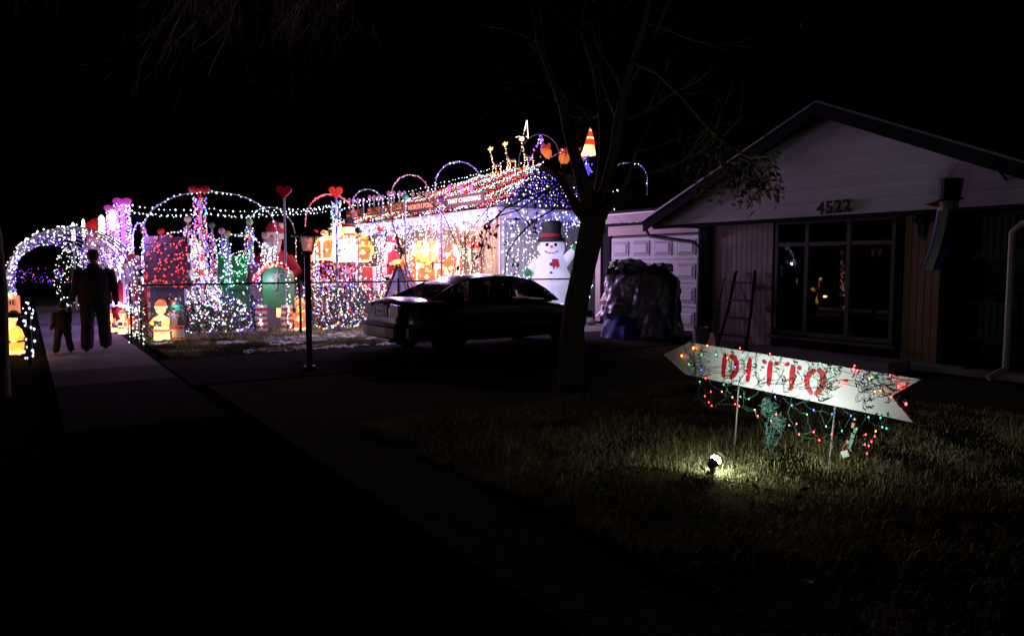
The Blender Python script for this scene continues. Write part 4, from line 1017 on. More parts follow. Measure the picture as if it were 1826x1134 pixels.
# --- single arches across the yard: (px0, px1, py apex, py spring, distance, colour, label, kind)
def yard_arch(px0, px1, pya, dist, ms, label, step=.1, r=.02, pys=None, jit=.03, d2=None, group=None, tr=.016, k=.9):
    a = base(px0, dist); b = base(px1, d2 or dist); top = zt(pya, pya, dist)
    top = D((px0 + px1) / 2, pya, (dist + (d2 or dist)) / 2).z; spring = D(px0, pys, dist).z if pys else .6
    return light_line('light_arch', label, 'light arch', arc(a, b, top - spring, 30, spring, k), step, jit, r, ms, tr, conduit, group)
yard_arch(262, 497, 342, 19.0, [B['white']], 'tall wide white arch, highest over the yard', .12, .023, 415, .03)
yard_arch(285, 390, 412, 20.5, WH, 'low white arch left of the lit cone tree', .09, .021, 445)
yard_arch(382, 470, 418, 21.5, WH, 'low white arch over the green roofed playhouse', .07, .022, 450, .05)
yard_arch(330, 372, 400, 22.5, MULTI, 'narrow many coloured arch behind the lit cone tree', .08, .022, 440, .04)
yard_arch(440, 530, 370, 24.0, [B['white']], 'white arch standing behind the tall figure in red', .14, .022, 430, .02)
yard_arch(243, 268, 398, 18.0, WB, 'slim blue and white arch beside the red roofed playhouse', .05, .018, 430, .04)
yard_arch(548, 645, 348, 19.5, [B['red']], 'red lit arch with pale pipe left of the bright figures', .11, .024, 405, .01, 24, None, .0125)
yard_arch(632, 685, 338, 24, [B['violet'], B['white'], B['violet']], 'small blue arch over the first wooden plaques', .09, .024, 365, .012)
yard_arch(700, 768, 312, 23.5, [B['pink'], B['pink'], B['white'], B['red']], 'pink arch standing above the eave', .09, .024, 355, .012)
yard_arch(778, 860, 289, 24, [B['violet'], B['violet'], B['white']], 'large blue arch above the striped roof', .075, .026, 335, .012)
yard_arch(1085, 1151, 290, 27, [B['violet'], B['violet'], B['white']], 'lone blue arch far right behind the tree trunk', .10, .026, 320, .015)
# --- overhead strings
def string(name_label, pts, step, jit, r, ms, sag=.15, tr=.006):
    out = []
    for a, b in zip(pts, pts[1:]):
        for k in range(9):
            t = k / 9; q = a.lerp(b, t); q.z -= sag * 4 * t * (1 - t); out.append(q)
    out.append(pts[-1]); return light_line('light_string', name_label, 'string lights', out, step, jit, r, ms, tr, black)
string('upper overhead wire of white bulbs crossing the yard to the roof', [D(235, 365, 20), D(365, 370, 21), D(500, 372, 22), D(610, 360, 24), D(790, 325, 26), D(905, 285, 28)], .16, .02, .022, [B['white']], .12)
string('middle overhead wire of white bulbs crossing the yard', [D(236, 377, 20.4), D(365, 380, 21.4), D(500, 378, 22.4), D(612, 363, 24), D(800, 330, 26.4), D(930, 292, 28)], .14, .02, .022, [B['white']], .1)
string('lowest overhead wire of white bulbs crossing the yard', [D(240, 380, 20.2), D(365, 381, 21.2), D(500, 382, 22.2), D(640, 366, 25.2), D(820, 340, 26.8)], .17, .02, .021, [B['white']], .1)
pm_ = mat('magenta_cap', (.5, .03, .4), .5, 0, .1, 8, 0, (1, .1, .8), .3, False)
# --- poles with ball or heart tops
def pole(px, pyt, dist, label, top='ball', tc=red_p, wrap=None, wr=(0, 1), r=.03, stripe=None, dens=60, wj=.07, br=.02, tilt=0):
    q = base(px, dist); h = D(px, pyt, dist).z - .08
    t = thing('topped_pole', label, 'pole', q, YAW + .2)
    if stripe:
        n = 18; m_ = MB()
        for k in range(n): m_.tube([(0, 0, h * k / n), (0, 0, h * (k + 1) / n)], r, (white_paint, stripe)[k % 2], 8, False)
        m_.build('shaft', t, smooth=True)
    else: MB().tube([(0, 0, 0), (tilt, 0, h)], r, mat('grey_post', (.2, .2, .23), .5) if tc is not pm_ else glow('glow_violet', (.5, .2, .6), (.7, .14, 1), .9), 8).build('shaft', t, smooth=True)
    m_ = MB()
    if top == 'ball': m_.ball((tilt, 0, h + .08), .09, tc, 12)
    elif top == 'heart':
        P_ = []
        for k in range(20):
            a = 2 * pi * k / 20; P_.append((.011 * 16 * sin(a) ** 3, h + .13 + .011 * (13 * cos(a) - 5 * cos(2 * a) - 2 * cos(3 * a) - cos(4 * a))))
        m_.prism(P_, -.035, .035, tc)
    elif top == 'bow':
        for s in (-1, 1): m_.ball((s * .12, 0, h + .08), .12, tc, 10, 1.1, .5, .8)
        m_.ball((0, 0, h + .08), .06, tc, 8)
    m_.build('finial', t, smooth=(top != 'heart'))
    if wrap:
        a, b = wr; n = int(dens * (b - a) * h)
        MB().bulbs([Vector((wj * cos(k * 1.3) + rnd.uniform(-.03, .03), wj * sin(k * 1.3) + rnd.uniform(-.03, .03), h * (a + (b - a) * k / n))) for k in range(n)], br, wrap).build('bulbs', t, 'stuff')
    return t
pm = mat('magenta_cap', (.5, .03, .4), .5, 0, .1, 8, 0, (1, .1, .8), .3, False)
pole(226, 359, 20.5, 'tallest purple pole wrapped thickly in violet bulbs', 'bow', pm, PUR + [B['white']], (.1, 1), .06, None, 300, .19, .021)
pole(207, 371, 24.0, 'purple pole with a bright white core left of the tallest one', 'bow', pm, [B['white'], B['pink'], B['violet']], (.3, 1), .05, None, 230, .16, .022)
pole(262, 411, 19.5, 'thin pole with small red top beside the white arch foot', 'ball', red_p, WH, (.2, .9), .02, None, 30)
pole(293, 413, 19.5, 'white lit pole with large pinkish red ball', 'ball', red_p, WH, (.3, .92), .03, None, 40)
pole(341, 391, 18.6, 'pole with pale gold ball above the lit cone tree', 'ball', mat('gold_ball', (.6, .5, .25), .4), MULTI, (.4, .95), .03, None, 90, .1)
pole(363, 338, 17.6, 'tall candy striped pole with red bow and many coloured wrap', 'bow', red_p, MULTI + [B['blue']], (.45, .97), .04, red_p, 90, .13, .022)
pole(383, 402, 20.5, 'pole with green ball right of the candy striped pole', 'ball', green_p, MULTI, (.2, .95), .03, None, 50)
pole(400, 412, 19.8, 'thin pole with pale pink top left of the green roof', 'ball', mat('pink_ball', (.6, .3, .35), .4), WB, (.2, .95), .02, None, 50)
pole(410, 417, 19.2, 'pole with olive ball in front of the green roof', 'ball', mat('olive_ball', (.4, .4, .1), .4), WB, (.2, .95), .025, None, 50)
pole(450, 396, 19.5, 'pole with yellow green ball wrapped in blue and green bulbs', 'ball', mat('lime_ball', (.3, .55, .15), .4), [B['blue'], B['green'], B['white'], B['red']], (.2, .97), .03, None, 80, .09)
pole(512, 345, 17.3, 'tall bare post with dark red heart behind the lamp post', 'heart', red_p, None, (.2, .6), .028)
pole(603, 346, 18.8, 'tall post with bright red heart and green blue wrapped neck', 'heart', mat('bright_red', (.8, .03, .03), .4, 0, .1, 8, 0, (1, .05, .03), .35, False), [B['green'], B['blue'], B['white'], B['orange']], (.6, .97), .032, blue_p, 120, .11)
pole(725, 352, 18.9, 'dark pole with dark green top before the north plaque', 'ball', green_p, None, (.2, .6), .022)
pole(788, 356, 19.8, 'dark pole with glowing purple bulbs near its top', 'ball', mat('dark_purple', (.1, .02, .2), .5), [B['purple'], B['blue'], B['green'], B['violet']], (.55, .97), .026, None, 50, .06)
pole(893, 366, 20.6, 'thin pole with dull grey ball at the house corner', 'ball', mat('grey_ball', (.25, .2, .22), .5), None, (.2, .6), .018)
pole(680, 408, 20.5, 'short pole with red ball left of the figure in red', 'ball', red_p, WH, (.3, .95), .02, None, 60, .09)
pole(641, 411, 20.2, 'short pole with dark ball among the bright figures', 'ball', black, WH, (.3, .7), .018, None, 20)
pole(732, 406, 21, 'short pole with blue violet ball left of the bright group', 'ball', blue_p, WH, (.3, .9), .022, None, 30)
pole(2, 428, 11.6, 'pole with pale ball and red lights at the left picture edge', 'ball', tan_p, [B['red'], B['pink'], B['orange']], (.3, .9), .025, None, 24, .05)
pole(565, 415, 21.5, 'thin pole left of the bright figures, white bulbs up its shaft', 'ball', red_p, WH, (.3, .9), .018, None, 40)
pole(478, 420, 19, 'thin white lit pole left of the tall figure in red', 'ball', tan_p, WH, (.3, .95), .02, None, 60)
pole(489, 425, 18.6, 'thin white lit pole in front of the tall figure in red', 'ball', tan_p, WH, (.3, .95), .02, None, 60)
# --- lit candles on tall sticks
cand = mat('lit_candle', (.9, .8, .7), .5, 0, .05, 8, 0, (1, .88, .75), 4, True)
for (px, y0, y1, d_, w_, lab) in [(137, 397, 428, 25, .06, 'leftmost glowing candle stick over the tunnel'), (155, 391, 424, 26, .055, 'slim glowing candle second from the left over the tunnel'), (188, 384, 418, 24, .10, 'fat glowing candle in front of the red dome'), (207, 374, 410, 23.6, .09, 'glowing candle against the purple pole'), (222, 456, 500, 19.5, .08, 'glowing candle low among the violet bulbs')]:
    q = base(px, d_); t = thing('candle', lab, 'candle', q); za = D(px, y1, d_).z; zb_ = D(px, y0, d_).z
    MB().tube([(0, 0, 0), (0, 0, za)], .03, white_paint, 6).build('stick', t)
    m_ = MB(); n = 9; m_.tube([(rnd.uniform(-.01, .01), 0, za + (zb_ - za) * k / n) for k in range(n + 1)], [w_ * (.75 + .25 * (k % 2)) * (1 if k < n else .3) for k in range(n + 1)], cand, 8); m_.build('glowing_shaft', t, smooth=True)
# --- figures
red_g = glow('glow_red', (.6, .1, .03), (1, .16, .04), 1.25, .5); cream_g = glow('glow_cream', (.9, .8, .6), (1, .72, .26), 1.7, .4); gold_g = glow('glow_gold', (.8, .6, .2), (1, .42, .05), 1.6, .4)
white_g = glow('glow_white', (.9, .88, .8), (1, .80, .48), 1.35, .45); flesh_g = glow('glow_flesh', (.8, .5, .3), (1, .5, .25), 1.5); green_g = glow('glow_green', (.1, .5, .1), (.25, .9, .1), 1.2)
dark_p = mat('dark_belt', (.05, .02, .01), .5)
cloth_r = mat('red_cloth', (.45, .015, .02), .7, 0, .25, 6, .2); cloth_w = mat('white_fur', (.65, .6, .6), .9, 0, .15, 20, .5); flesh = mat('painted_flesh', (.6, .35, .25), .6)
def figure(kind, label, loc, rz, h, group=None, pal='lit'):
    """hollow plastic yard figures about 1 unit tall before scaling"""
    R_, W_, F_, D_, G_ = (red_g, white_g, flesh_g, dark_p, gold_g) if pal == 'lit' else ((gold_g, cream_g, gold_g, dark_p, red_g) if pal == 'gold' else (cloth_r, cloth_w, flesh, black, tan_p))
    t = thing({'beard': 'bearded_figure', 'snow': 'snowman_figure', 'angel': 'robed_figure', 'soldier': 'toy_soldier', 'bear': 'bear_figure', 'penguin': 'penguin_figure', 'choir': 'choir_figure'}[kind], label, 'figure', loc, rz, group, h)
    if kind == 'beard':
        MB().lathe([(.17, .06), (.22, .16), (.24, .30), (.20, .44), (.17, .58), (.15, .66), (.06, .70)], R_, n=18, sy=.8).build('coat', t, smooth=True)
        MB().lathe([(.235, .07), (.245, .10), (.235, .13)], W_, n=18, sy=.82).box((0, -.17, .4), (.06, .06, .5), W_).build('coat_trim', t)
        MB().lathe([(.238, .33), (.238, .37)], D_, n=18, sy=.82).box((0, -.2, .35), (.07, .02, .06), G_).build('belt', t)
        MB().ball((0, -.02, .77), .1, F_, 12).ball((0, -.12, .775), .018, F_, 6).build('head', t, smooth=True)
        MB().ball((0, -.085, .70), .1, W_, 12, 1, .6, 1.25).ball((-.035, -.12, .745), .03, W_, 7, 1.6, .6, .6).ball((.035, -.12, .745), .03, W_, 7, 1.6, .6, .6).build('beard', t, smooth=True)
        MB().lathe([(.11, .80), (.115, .84), (.11, .87)], W_, n=14).lathe([(.10, .86), (.09, .93), (.05, .98), (.01, 1.0)], R_, (.02, 0, 0), 12).ball((.09, -.02, .94), .035, W_, 7).build('hat', t, smooth=True)
        for s in (-1, 1):
            MB().tube([(s * .15, 0, .60), (s * .25, -.05, .46), (s * .17, -.17, .38)], [.06, .06, .05], R_, 9).ball((s * .15, -.19, .37), .045, W_, 8).build('arm', t, smooth=True)
            MB().tube([(s * .09, 0, .14), (s * .09, -.01, .04)], .075, R_, 9).ball((s * .09, -.04, .035), .065, D_, 8, 1, 1.5, .6).build('boot', t, smooth=True)
            MB().ball((s * .035, -.108, .80), .012, black, 5).build('eye', t)
    elif kind == 'snow':
        W2_ = W_
        MB().ball((0, 0, .22), .22, W2_, 16).ball((0, 0, .50), .165, W2_, 14).build('body', t, smooth=True); MB().ball((0, 0, .72), .12, W2_, 14).build('head', t, smooth=True)
        MB().lathe([(.16, .80), (.16, .82), (.10, .825), (.11, .98), (.002, .985)], black, n=14).lathe([(.107, .83), (.108, .87)], red_p, n=14).build('hat', t)
        MB().lathe([(.12, .60), (.14, .63), (.12, .66)], R_, n=14).box((.06, -.13, .52), (.05, .02, .18), R_).build('scarf', t)
        MB().tube([(0, -.11, .72), (0, -.2, .71)], [.02, .003], flesh_g if pal == 'lit' else tan_p, 6).build('nose', t)
        for s in (-1, 1): MB().ball((s * .045, -.108, .76), .014, black, 6).build('eye', t); MB().tube([(s * .14, 0, .53), (s * .3, -.05, .6)], .02, D_, 5).build('arm', t)
        for z_ in (.55, .47, .3): MB().ball((0, -.16 if z_ > .4 else -.215, z_), .018, black, 6).build('button', t)
    elif kind == 'angel':
        MB().lathe([(.22, 0), (.20, .1), (.15, .4), (.13, .62), (.05, .70)], G_, n=16).build('robe', t, smooth=True)
        MB().ball((0, 0, .79), .10, F_, 12).ball((0, .02, .81), .11, G_, 12).build('head', t, smooth=True)
        MB().lathe([(.10, .93), (.12, .94), (.10, .95)], W_, n=14).build('halo', t)
        for s in (-1, 1):
            MB().prism([(s * .05, .6), (s * .20, .88), (s * .32, .92), (s * .34, .6), (s * .25, .3), (s * .12, .25)][::s], .06, .10, W_).build('wing', t)
            MB().tube([(s * .12, 0, .58), (s * .14, -.1, .46), (.0, -.17, .50)], [.05, .05, .03], W_, 8).build('arm', t, smooth=True)
    elif kind == 'soldier':
        MB().lathe([(.13, .34), (.12, .45), (.15, .62), (.06, .68)], R_, n=14, sy=.75).box((0, -.115, .5), (.03, .02, .3), G_).build('tunic', t, smooth=True)
        MB().ball((0, 0, .74), .085, F_, 12).build('head', t, smooth=True)
        MB().lathe([(.09, .79), (.10, .97), (.002, .99)], D_, n=14).box((0, -.1, .8), (.14, .08, .012), D_).build('hat', t)
        for s in (-1, 1):
            MB().tube([(s * .06, 0, .36), (s * .065, 0, .04)], .058, W_, 9).ball((s * .065, -.03, .03), .055, D_, 8, 1, 1.5, .6).build('leg', t, smooth=True)
            MB().tube([(s * .15, 0, .6), (s * .18, -.02, .42), (s * .17, -.05, .32)], .04, R_, 8).ball((s * .17, -.06, .3), .035, W_, 7).build('arm', t, smooth=True)
            MB().ball((s * .03, -.08, .76), .011, black, 5).build('eye', t)
    elif kind == 'bear':
        MB().lathe([(.12, .1), (.2, .2), (.2, .4), (.13, .56), (.08, .60)], G_, n=14, sy=.85).ball((0, -.1, .34), .13, W_, 10, 1, .6, 1.2).build('body', t, smooth=True)
        MB().ball((0, 0, .73), .16, G_, 14).ball((0, -.13, .69), .065, W_, 9).ball((0, -.19, .70), .02, black, 6).build('head', t, smooth=True)
        for s in (-1, 1):
            MB().ball((s * .12, 0, .87), .055, G_, 8, 1, .6).build('ear', t, smooth=True); MB().ball((s * .06, -.14, .77), .014, black, 5).build('eye', t)
            MB().tube([(s * .17, 0, .5), (s * .24, -.08, .4), (s * .15, -.17, .38)], [.06, .06, .055], G_, 8).build('arm', t, smooth=True)
            MB().tube([(s * .1, 0, .2), (s * .12, -.02, .08)], .08, G_, 8).ball((s * .12, -.07, .05), .075, W_, 8, 1, 1.4, .7).build('leg', t, smooth=True)
        MB().lathe([(.16, .84), (.10, .92), (.03, .99)], R_, n=12).build('hat', t, smooth=True); MB().lathe([(.11, .54), (.15, .58), (.11, .62)], R_, n=12).build('scarf', t, smooth=True)
    elif kind == 'penguin':
        MB().lathe([(.1, .05), (.22, .12), (.26, .32), (.2, .54), (.12, .62)], mat('black_plastic', (.02, .02, .025), .4), n=16, sy=.85).build('body', t, smooth=True)
        MB().ball((0, -.1, .33), .18, cloth_w, 12, .9, .7, 1.35).build('belly', t, smooth=True); MB().ball((0, 0, .74), .16, mat('black_plastic', (.02, .02, .025), .4), 14).build('head', t, smooth=True)
        MB().tube([(0, -.12, .72), (0, -.28, .69)], [.06, .01], mat('orange_beak', (.7, .15, .02), .5), 8).build('beak', t, smooth=True)
        MB().lathe([(.15, .58), (.19, .62), (.15, .67)], green_p, n=14).box((.1, -.19, .5), (.08, .03, .2), green_p).build('scarf', t)
        for s in (-1, 1):
            MB().ball((s * .06, -.13, .79), .025, white_paint, 7).build('eye', t); MB().ball((s * .27, 0, .38), .08, black, 8, .4, .8, 2.4).build('wing', t, smooth=True); MB().ball((s * .1, -.12, .03), .08, mat('orange_beak', (.7, .15, .02), .5), 8, 1, 1.5, .4).build('foot', t, smooth=True)
    elif kind == 'choir':
        MB().lathe([(.2, 0), (.19, .08), (.17, .35), (.16, .55), (.06, .62)], cream_g, n=14, sy=.8).build('robe', t, smooth=True)
        MB().lathe([(.205, .22), (.21, .24), (.19, .27)], R_, n=14, sy=.8).box((.0, -.17, .42), (.2, .03, .14), blue_p).build('book', t)
        MB().ball((0, -.01, .75), .12, F_, 12).build('head', t, smooth=True)
        MB().lathe([(.135, .80), (.13, .90), (.07, .98), (.01, 1.0)], R_, n=12).lathe([(.14, .79), (.15, .81), (.14, .84)], W_, n=12).build('hat', t, smooth=True)
        for s in (-1, 1):
            MB().tube([(s * .15, 0, .52), (s * .2, -.08, .42), (s * .1, -.19, .42)], [.055, .055, .04], gold_g, 8).build('arm', t, smooth=True)
            MB().ball((s * .08, -.06, .02), .08, W_, 8, 1, 1.4, .5).build('foot', t, smooth=True); MB().ball((s * .04, -.115, .78), .012, black, 5).build('eye', t)
    return t
FR = radians(48)
def fig(kind, label, px, py0, py1, dist, pal='lit', rz=None, group=None):
    q = D(px, py1, dist); h = D(px, py0, dist).z - q.z
    if py1 > 470 and q.z < .25: h += q.z; q.z = 0
    return figure(kind, label, q, FR + (rnd.uniform(-.2, .2) if rz is None else rz), h, group, pal)
fig('choir', 'glowing yellow figure in red hat, nearest the fence corner', 289, 534, 609, 15.2, rz=.1)
fig('penguin', 'dark penguin figure with orange beak right of the glowing yellow figure', 311, 514, 600, 15.9, 'plain', rz=.5)
fig('beard', 'large unlit figure in red coat just inside the gate post', 238, 452, 606, 17.0, 'plain', rz=.3)
fig('beard', 'towering figure in red with a red cap behind the green striped playhouse', 490, 393, 559, 23, 'plain', rz=.2)
fig('bear', 'glowing yellow and red bear figure left of the lamp post base', 537, 530, 589, 17.4, 'gold', rz=.1)
fig('beard', 'seated looking figure in dark red above the small peaked hut', 698, 422, 500, 21.5, 'plain', rz=-.4)
# deck with the brightest figures
def deck(name, label, px0, px1, pyt, dist, depth, rail=None, cat='platform'):
    a = D(px0, pyt, dist); b = D(px1, pyt, dist); c = a.lerp(b, .5); L = (b - a).length; z_ = a.z
    t = thing(name, label, cat, (c.x, c.y, 0), YAW); dkm = mat('deck_wood', (.18, .06, .04), .7, 0, .3, 6, .2)
    nb_ = max(3, int(L / .3))
    for k in range(nb_): MB().box((-L / 2 + L * (k + .5) / nb_, depth / 2, z_ - .03), (L / nb_ - .015, depth, .04), dkm).build('deck_board', t)
    for x in (-L / 2 + .06, 0, L / 2 - .06):
        for y in (.06, depth - .06): MB().box((x, y, (z_ - .05) / 2), (.09, .09, z_ - .05), dkm).build('post', t)
    return t, L, z_
dk, L_d, zd = deck('display_deck', 'raised wooden deck carrying the brightest figures', 552, 664, 468, 22.5, 1.4)
dkm = MATS['deck_wood']
MB().box((0, -.03, zd - .05), (L_d, .05, .1), dkm).box((0, -.03, zd - .72), (L_d, .05, .06), dkm).build('rail', dk)
for k in range(16): MB().box((-L_d / 2 + L_d * (k + .5) / 16, -.03, zd - .4), (.045, .04, .62), dkm).build('baluster', dk)
q = D(608, 470, 22.3); rb = thing('rail_lights', 'many coloured bulbs draped over the red deck railing', 'string lights', q, YAW)
MB().bulbs([Vector((rnd.uniform(-L_d / 2, L_d / 2), rnd.uniform(-.1, .05), rnd.uniform(-.72, 0))) for _ in range(420)], .021, MULTI + [B['red']] * 3).build('bulbs', rb, 'stuff')
for a in [('soldier', 'tall glowing soldier at the left end of the deck', 562, 418, 468), ('beard', 'glowing bearded figure with dark belt left of the bright candle', 577, 410, 468), ('soldier', 'glowing soldier behind the bright candle on the deck', 592, 408, 468),
          ('snow', 'glowing snowman with a black top hat on the deck', 624, 389, 468), ('choir', 'glowing choir figure beside the deck snowman', 610, 420, 468), ('bear', 'glowing gold and red bear at the right end of the deck', 650, 418, 468), ('choir', 'small glowing figure between snowman and bear on the deck', 638, 430, 468)]:
    fig(a[0], a[1], a[2], a[3], a[4], 23.2 if a[2] != 592 else 23.6, 'gold' if a[0] == 'bear' else 'lit')
q = D(598, 468, 22.9); t = thing('candle', 'blinding white candle in the middle of the deck', 'candle', q); h = D(598, 400, 22.9).z - q.z
MB().lathe([(.07, 0), (.07, h * .8), (.04, h * .82), (.06, h * .88), (.02, h)], cand, n=12).build('glowing_shaft', t, smooth=True)
# stage with the group of bright figures
dk2, L2, z2 = deck('display_stage', 'low stage of boards under the crowded bright group', 728, 838, 509, 23.0, 1.6)
for a in [('angel', 'glowing winged figure at the upper left of the bright group', 748, 428, 466, 24.2), ('angel', 'glowing winged figure second in the upper row', 769, 424, 464, 24.2), ('beard', 'glowing bearded figure third in the upper row', 783, 428, 466, 24.3), ('angel', 'glowing winged figure behind the dark pole', 797, 432, 468, 24.3)]:
    f = fig(a[0], a[1], a[2], a[3], a[4] + 3, a[5])
q_, L3, z3 = deck('display_shelf', 'rear shelf under the upper row of bright figures', 738, 806, 467, 23.9, .7)
for a in [('beard', 'stout glowing bearded figure at the lower left of the group', 747, 462, 509, 23.3), ('bear', 'glowing bear in the lower row of the bright group', 763, 466, 509, 23.1), ('beard', 'glowing figure in red and white at the lower centre', 779, 464, 509, 23.2), ('choir', 'small glowing figure at the lower right centre of the group', 796, 470, 509, 23.2),
          ('beard', 'tallest glowing bearded figure at the right end of the group', 817, 426, 509, 23.3), ('soldier', 'slim glowing soldier left of the bright group', 722, 440, 509, 23.4), ('choir', 'glowing robed singer tucked behind the tallest bearded figure', 804, 440, 509, 23.9)]:
    fig(a[0], a[1], a[2], a[3], a[4], a[5], 'gold' if a[0] == 'bear' else 'lit')
for i, (kd, px, a0, a1, dd) in enumerate([('choir', 569, 424, 468, 23.9), ('beard', 585, 412, 468, 24.0), ('choir', 604, 414, 468, 24.2), ('beard', 615, 404, 468, 24.3), ('bear', 632, 412, 468, 24.3), ('choir', 644, 416, 468, 24.2), ('soldier', 657, 420, 468, 24.0), ('bear', 555, 424, 468, 24.0)]):
    fig(kd, ('glowing gold', 'glowing cream', 'glowing orange')[i % 3] + ' figure in the back row of the deck, ' + ('second from the left', 'third from the left', 'fourth from the left', 'beside the snowman', 'just right of the deck snowman', 'third from the right', 'at the far right end', 'at the far left end')[i], px, a0, a1, dd, 'gold')
for i, (kd, px, a0, a1, dd) in enumerate([('angel', 740, 434, 509, 24.6), ('choir', 756, 446, 509, 24.4), ('angel', 775, 440, 509, 24.6), ('choir', 787, 448, 509, 24.4), ('angel', 808, 432, 509, 24.8), ('beard', 826, 440, 509, 24.2)]):
    fig(kd, 'glowing gold figure at the back of the crowded bright group, ' + ('leftmost', 'second from the left', 'third from the left', 'fourth from the left', 'fifth from the left', 'rightmost')[i], px, a0, a1, dd, 'gold')
# --- inflatable snowman beside the house
q = base(983, 21.0); sn = thing('inflatable_snowman', 'big inflatable snowman with black top hat, red scarf and green mittens', 'inflatable', q, radians(52))
snow_n = glow('lit_nylon_white', (.7, .7, .75), (.66, .66, 1.0), .48, .12, 2); hat_n = mat('dark_green_nylon', (.012, .02, .015), .6); zz = lambda py: zt(983, py, 21.0) if False else D(983, py, 21.0).z
def zs(py): return D(983, py, 21.0).z
MB().lathe([(.50, 0), (.62, .15), (.68, .5), (.62, zs(495)), (.48, zs(478)), (.50, zs(468)), (.42, zs(458)), (.28, zs(452))], snow_n, n=28, sy=.9).build('body', sn, smooth=True)
hc = (zs(423) + zs(461)) / 2; MB().ball((0, 0, hc), .41, snow_n, 24, 1, .92, .86, 14).build('head', sn, smooth=True)
MB().lathe([(.40, zs(432)), (.44, zs(430)), (.43, zs(425)), (.30, zs(423)), (.31, zs(408)), (.33, zs(398)), (.28, zs(395)), (.02, zs(394))], hat_n, n=22).build('hat', sn, smooth=True)
MB().lathe([(.312, zs(425)), (.33, zs(421)), (.312, zs(417))], cloth_r, n=22).build('hat_band', sn, smooth=True)
MB().lathe([(.30, zs(463)), (.36, zs(461)), (.31, zs(457))], cloth_r, n=22).prism([(.02, zs(462)), (.22, zs(462)), (.26, zs(474)), (.20, zs(478)), (.14, zs(474)), (.06, zs(480))], -.50, -.44, cloth_r).build('scarf', sn)
for x, r in ((-.13, .052), (.13, .052)): MB().ball((x, -.35, hc + .08), r, black, 10, 1, .5).build('eye', sn)
MB().tube([(0, -.36, hc + .02), (.03, -.50, hc - .01)], [.05, .008], mat('carrot', (.8, .15, .03), .5), 8).build('nose', sn)
for k in range(8):
    a = radians(-58 + 116 * k / 7); MB().ball((.22 * sin(a), -.40 + .05 * abs(sin(a)), hc - .04 - .12 * cos(a)), .02, black, 6).build('mouth_dot', sn)
for py in (471, 487): MB().ball((0, -.48, zs(py)), .055, mat('blue_button', (.05, .06, .4), .5), 10, 1, .5).build('button', sn)
for s in (-1, 1):
    MB().tube([(s * .40, -.05, zs(468)), (s * .62, -.1, zs(478)), (s * .66, -.12, zs(482))] if s < 0 else [(.38, 0, zs(468)), (.62, -.05, zs(452)), (.70, -.08, zs(446))], [.17, .13, .10], snow_n, 12).build('arm', sn, smooth=True)
    c = (-.72, -.14, zs(485)) if s < 0 else (.74, -.1, zs(443)); MB().ball(c, .12, mat('green_nylon', (.03, .35, .08), .6), 12, 1, .6, 1.1).build('mitten', sn, smooth=True)
sn.scale = (.92, .92, 1)
# --- playhouses
def hut(name, label, px, dist, w, dp, wallz, ridgez, wallm, roofm_, ms, nb_, rz, ridge='y', br=.02, tiles=True):
    t = thing(name, label, 'playhouse', base(px, dist), rz)
    MB().prism([(-w / 2, 0), (w / 2, 0), (w / 2, wallz), (0, ridgez - .03), (-w / 2, wallz)], 0, dp, wallm).build('walls', t)
    for s in (-1, 1):
        a = Vector((0, -.08, ridgez)); b = Vector((s * (w / 2 + .10), -.08, wallz - .10)); L = (b - a)
        rf_ = MB(); n_ = (Vector((-L.z, 0, L.x)) if s < 0 else Vector((L.z, 0, -L.x))).normalized() * .03 * -1
        if n_.z < 0: n_ = -n_
        vs = [a, b, b + Vector((0, dp + .16, 0)), a + Vector((0, dp + .16, 0))]
        vs = vs + [v + n_ for v in vs]; rf_.add(vs, [(0, 1, 2, 3), (7, 6, 5, 4), (0, 4, 5, 1), (1, 5, 6, 2), (2, 6, 7, 3), (3, 7, 4, 0)], roofm_)
        ro = rf_.build('roof', t)
        if tiles:
            nr = max(3, int(L.length / .2)); nc = max(3, int(dp / .26)); me_ = {}
            for i in range(nr):
                for j in range(nc):
                    cpos = a + L * ((i + .5) / nr) + Vector((0, (dp + .16) * (j + .5 + (.25 if i % 2 else -.1)) / nc, 0)) + n_ * 1.25
                    ang = atan2(L.z, L.x); key = s
                    if key not in me_: me_[key] = MB().box((0, 0, 0), (L.length / nr * .96, (dp + .16) / nc * .94, .016), roofm_, M=Matrix.Rotation(-ang, 3, 'Y')).mesh('shingle')
                    o = bpy.data.objects.new('shingle', me_[key]); C.objects.link(o); o.parent = ro; o.location = cpos
        pts = [a + L * rnd.random() + Vector((0, (dp + .16) * rnd.random(), 0)) + n_ * 2.0 for _ in range(nb_)]
        MB().bulbs(pts, br, ms).build('roof_bulbs', t, 'stuff')
    return t
slate = mat('purple_slate', (.10, .08, .11), .8, 0, .3, 12, .3)
def place_roofhut():
    t = hut('playhouse', 'blue playhouse under a steep slate roof of red bulbs', 272, 16.7, 1.15, .72, 1.14, 2.2, blue_p, slate, [B['red']], 130, radians(-12), br=.019)
    for z_ in (.3, .6, .9): MB().box((-.0, -.012, z_), (1.08, .02, .012), trim_dark).build('board_joint', t)
    MB().box((0, -.015, .4), (.36, .03, .8), mat('dim_orange_door', (.5, .25, .12), .6)).ball((.12, -.04, .4), .02, steel, 6).build('door', t)
    pts = [Vector((x, -.12, 2.2 - abs(x) * 2.0)) + Vector([rnd.uniform(-.03, .03) for _ in range(3)]) for x in [rnd.uniform(-.6, .6) for _ in range(90)]]
    MB().bulbs(pts, .018, [B['blue'], B['violet'], B['white']]).build('gable_bulbs', t, 'stuff')
place_roofhut()
t = hut('playhouse', 'small playhouse with green bulbs on the roof and green front', 399, 19.6, 1.0, .72, 1.0, 1.8, green_p, green_p, [B['green'], B['green'], B['white']], 120, radians(-8), br=.02)
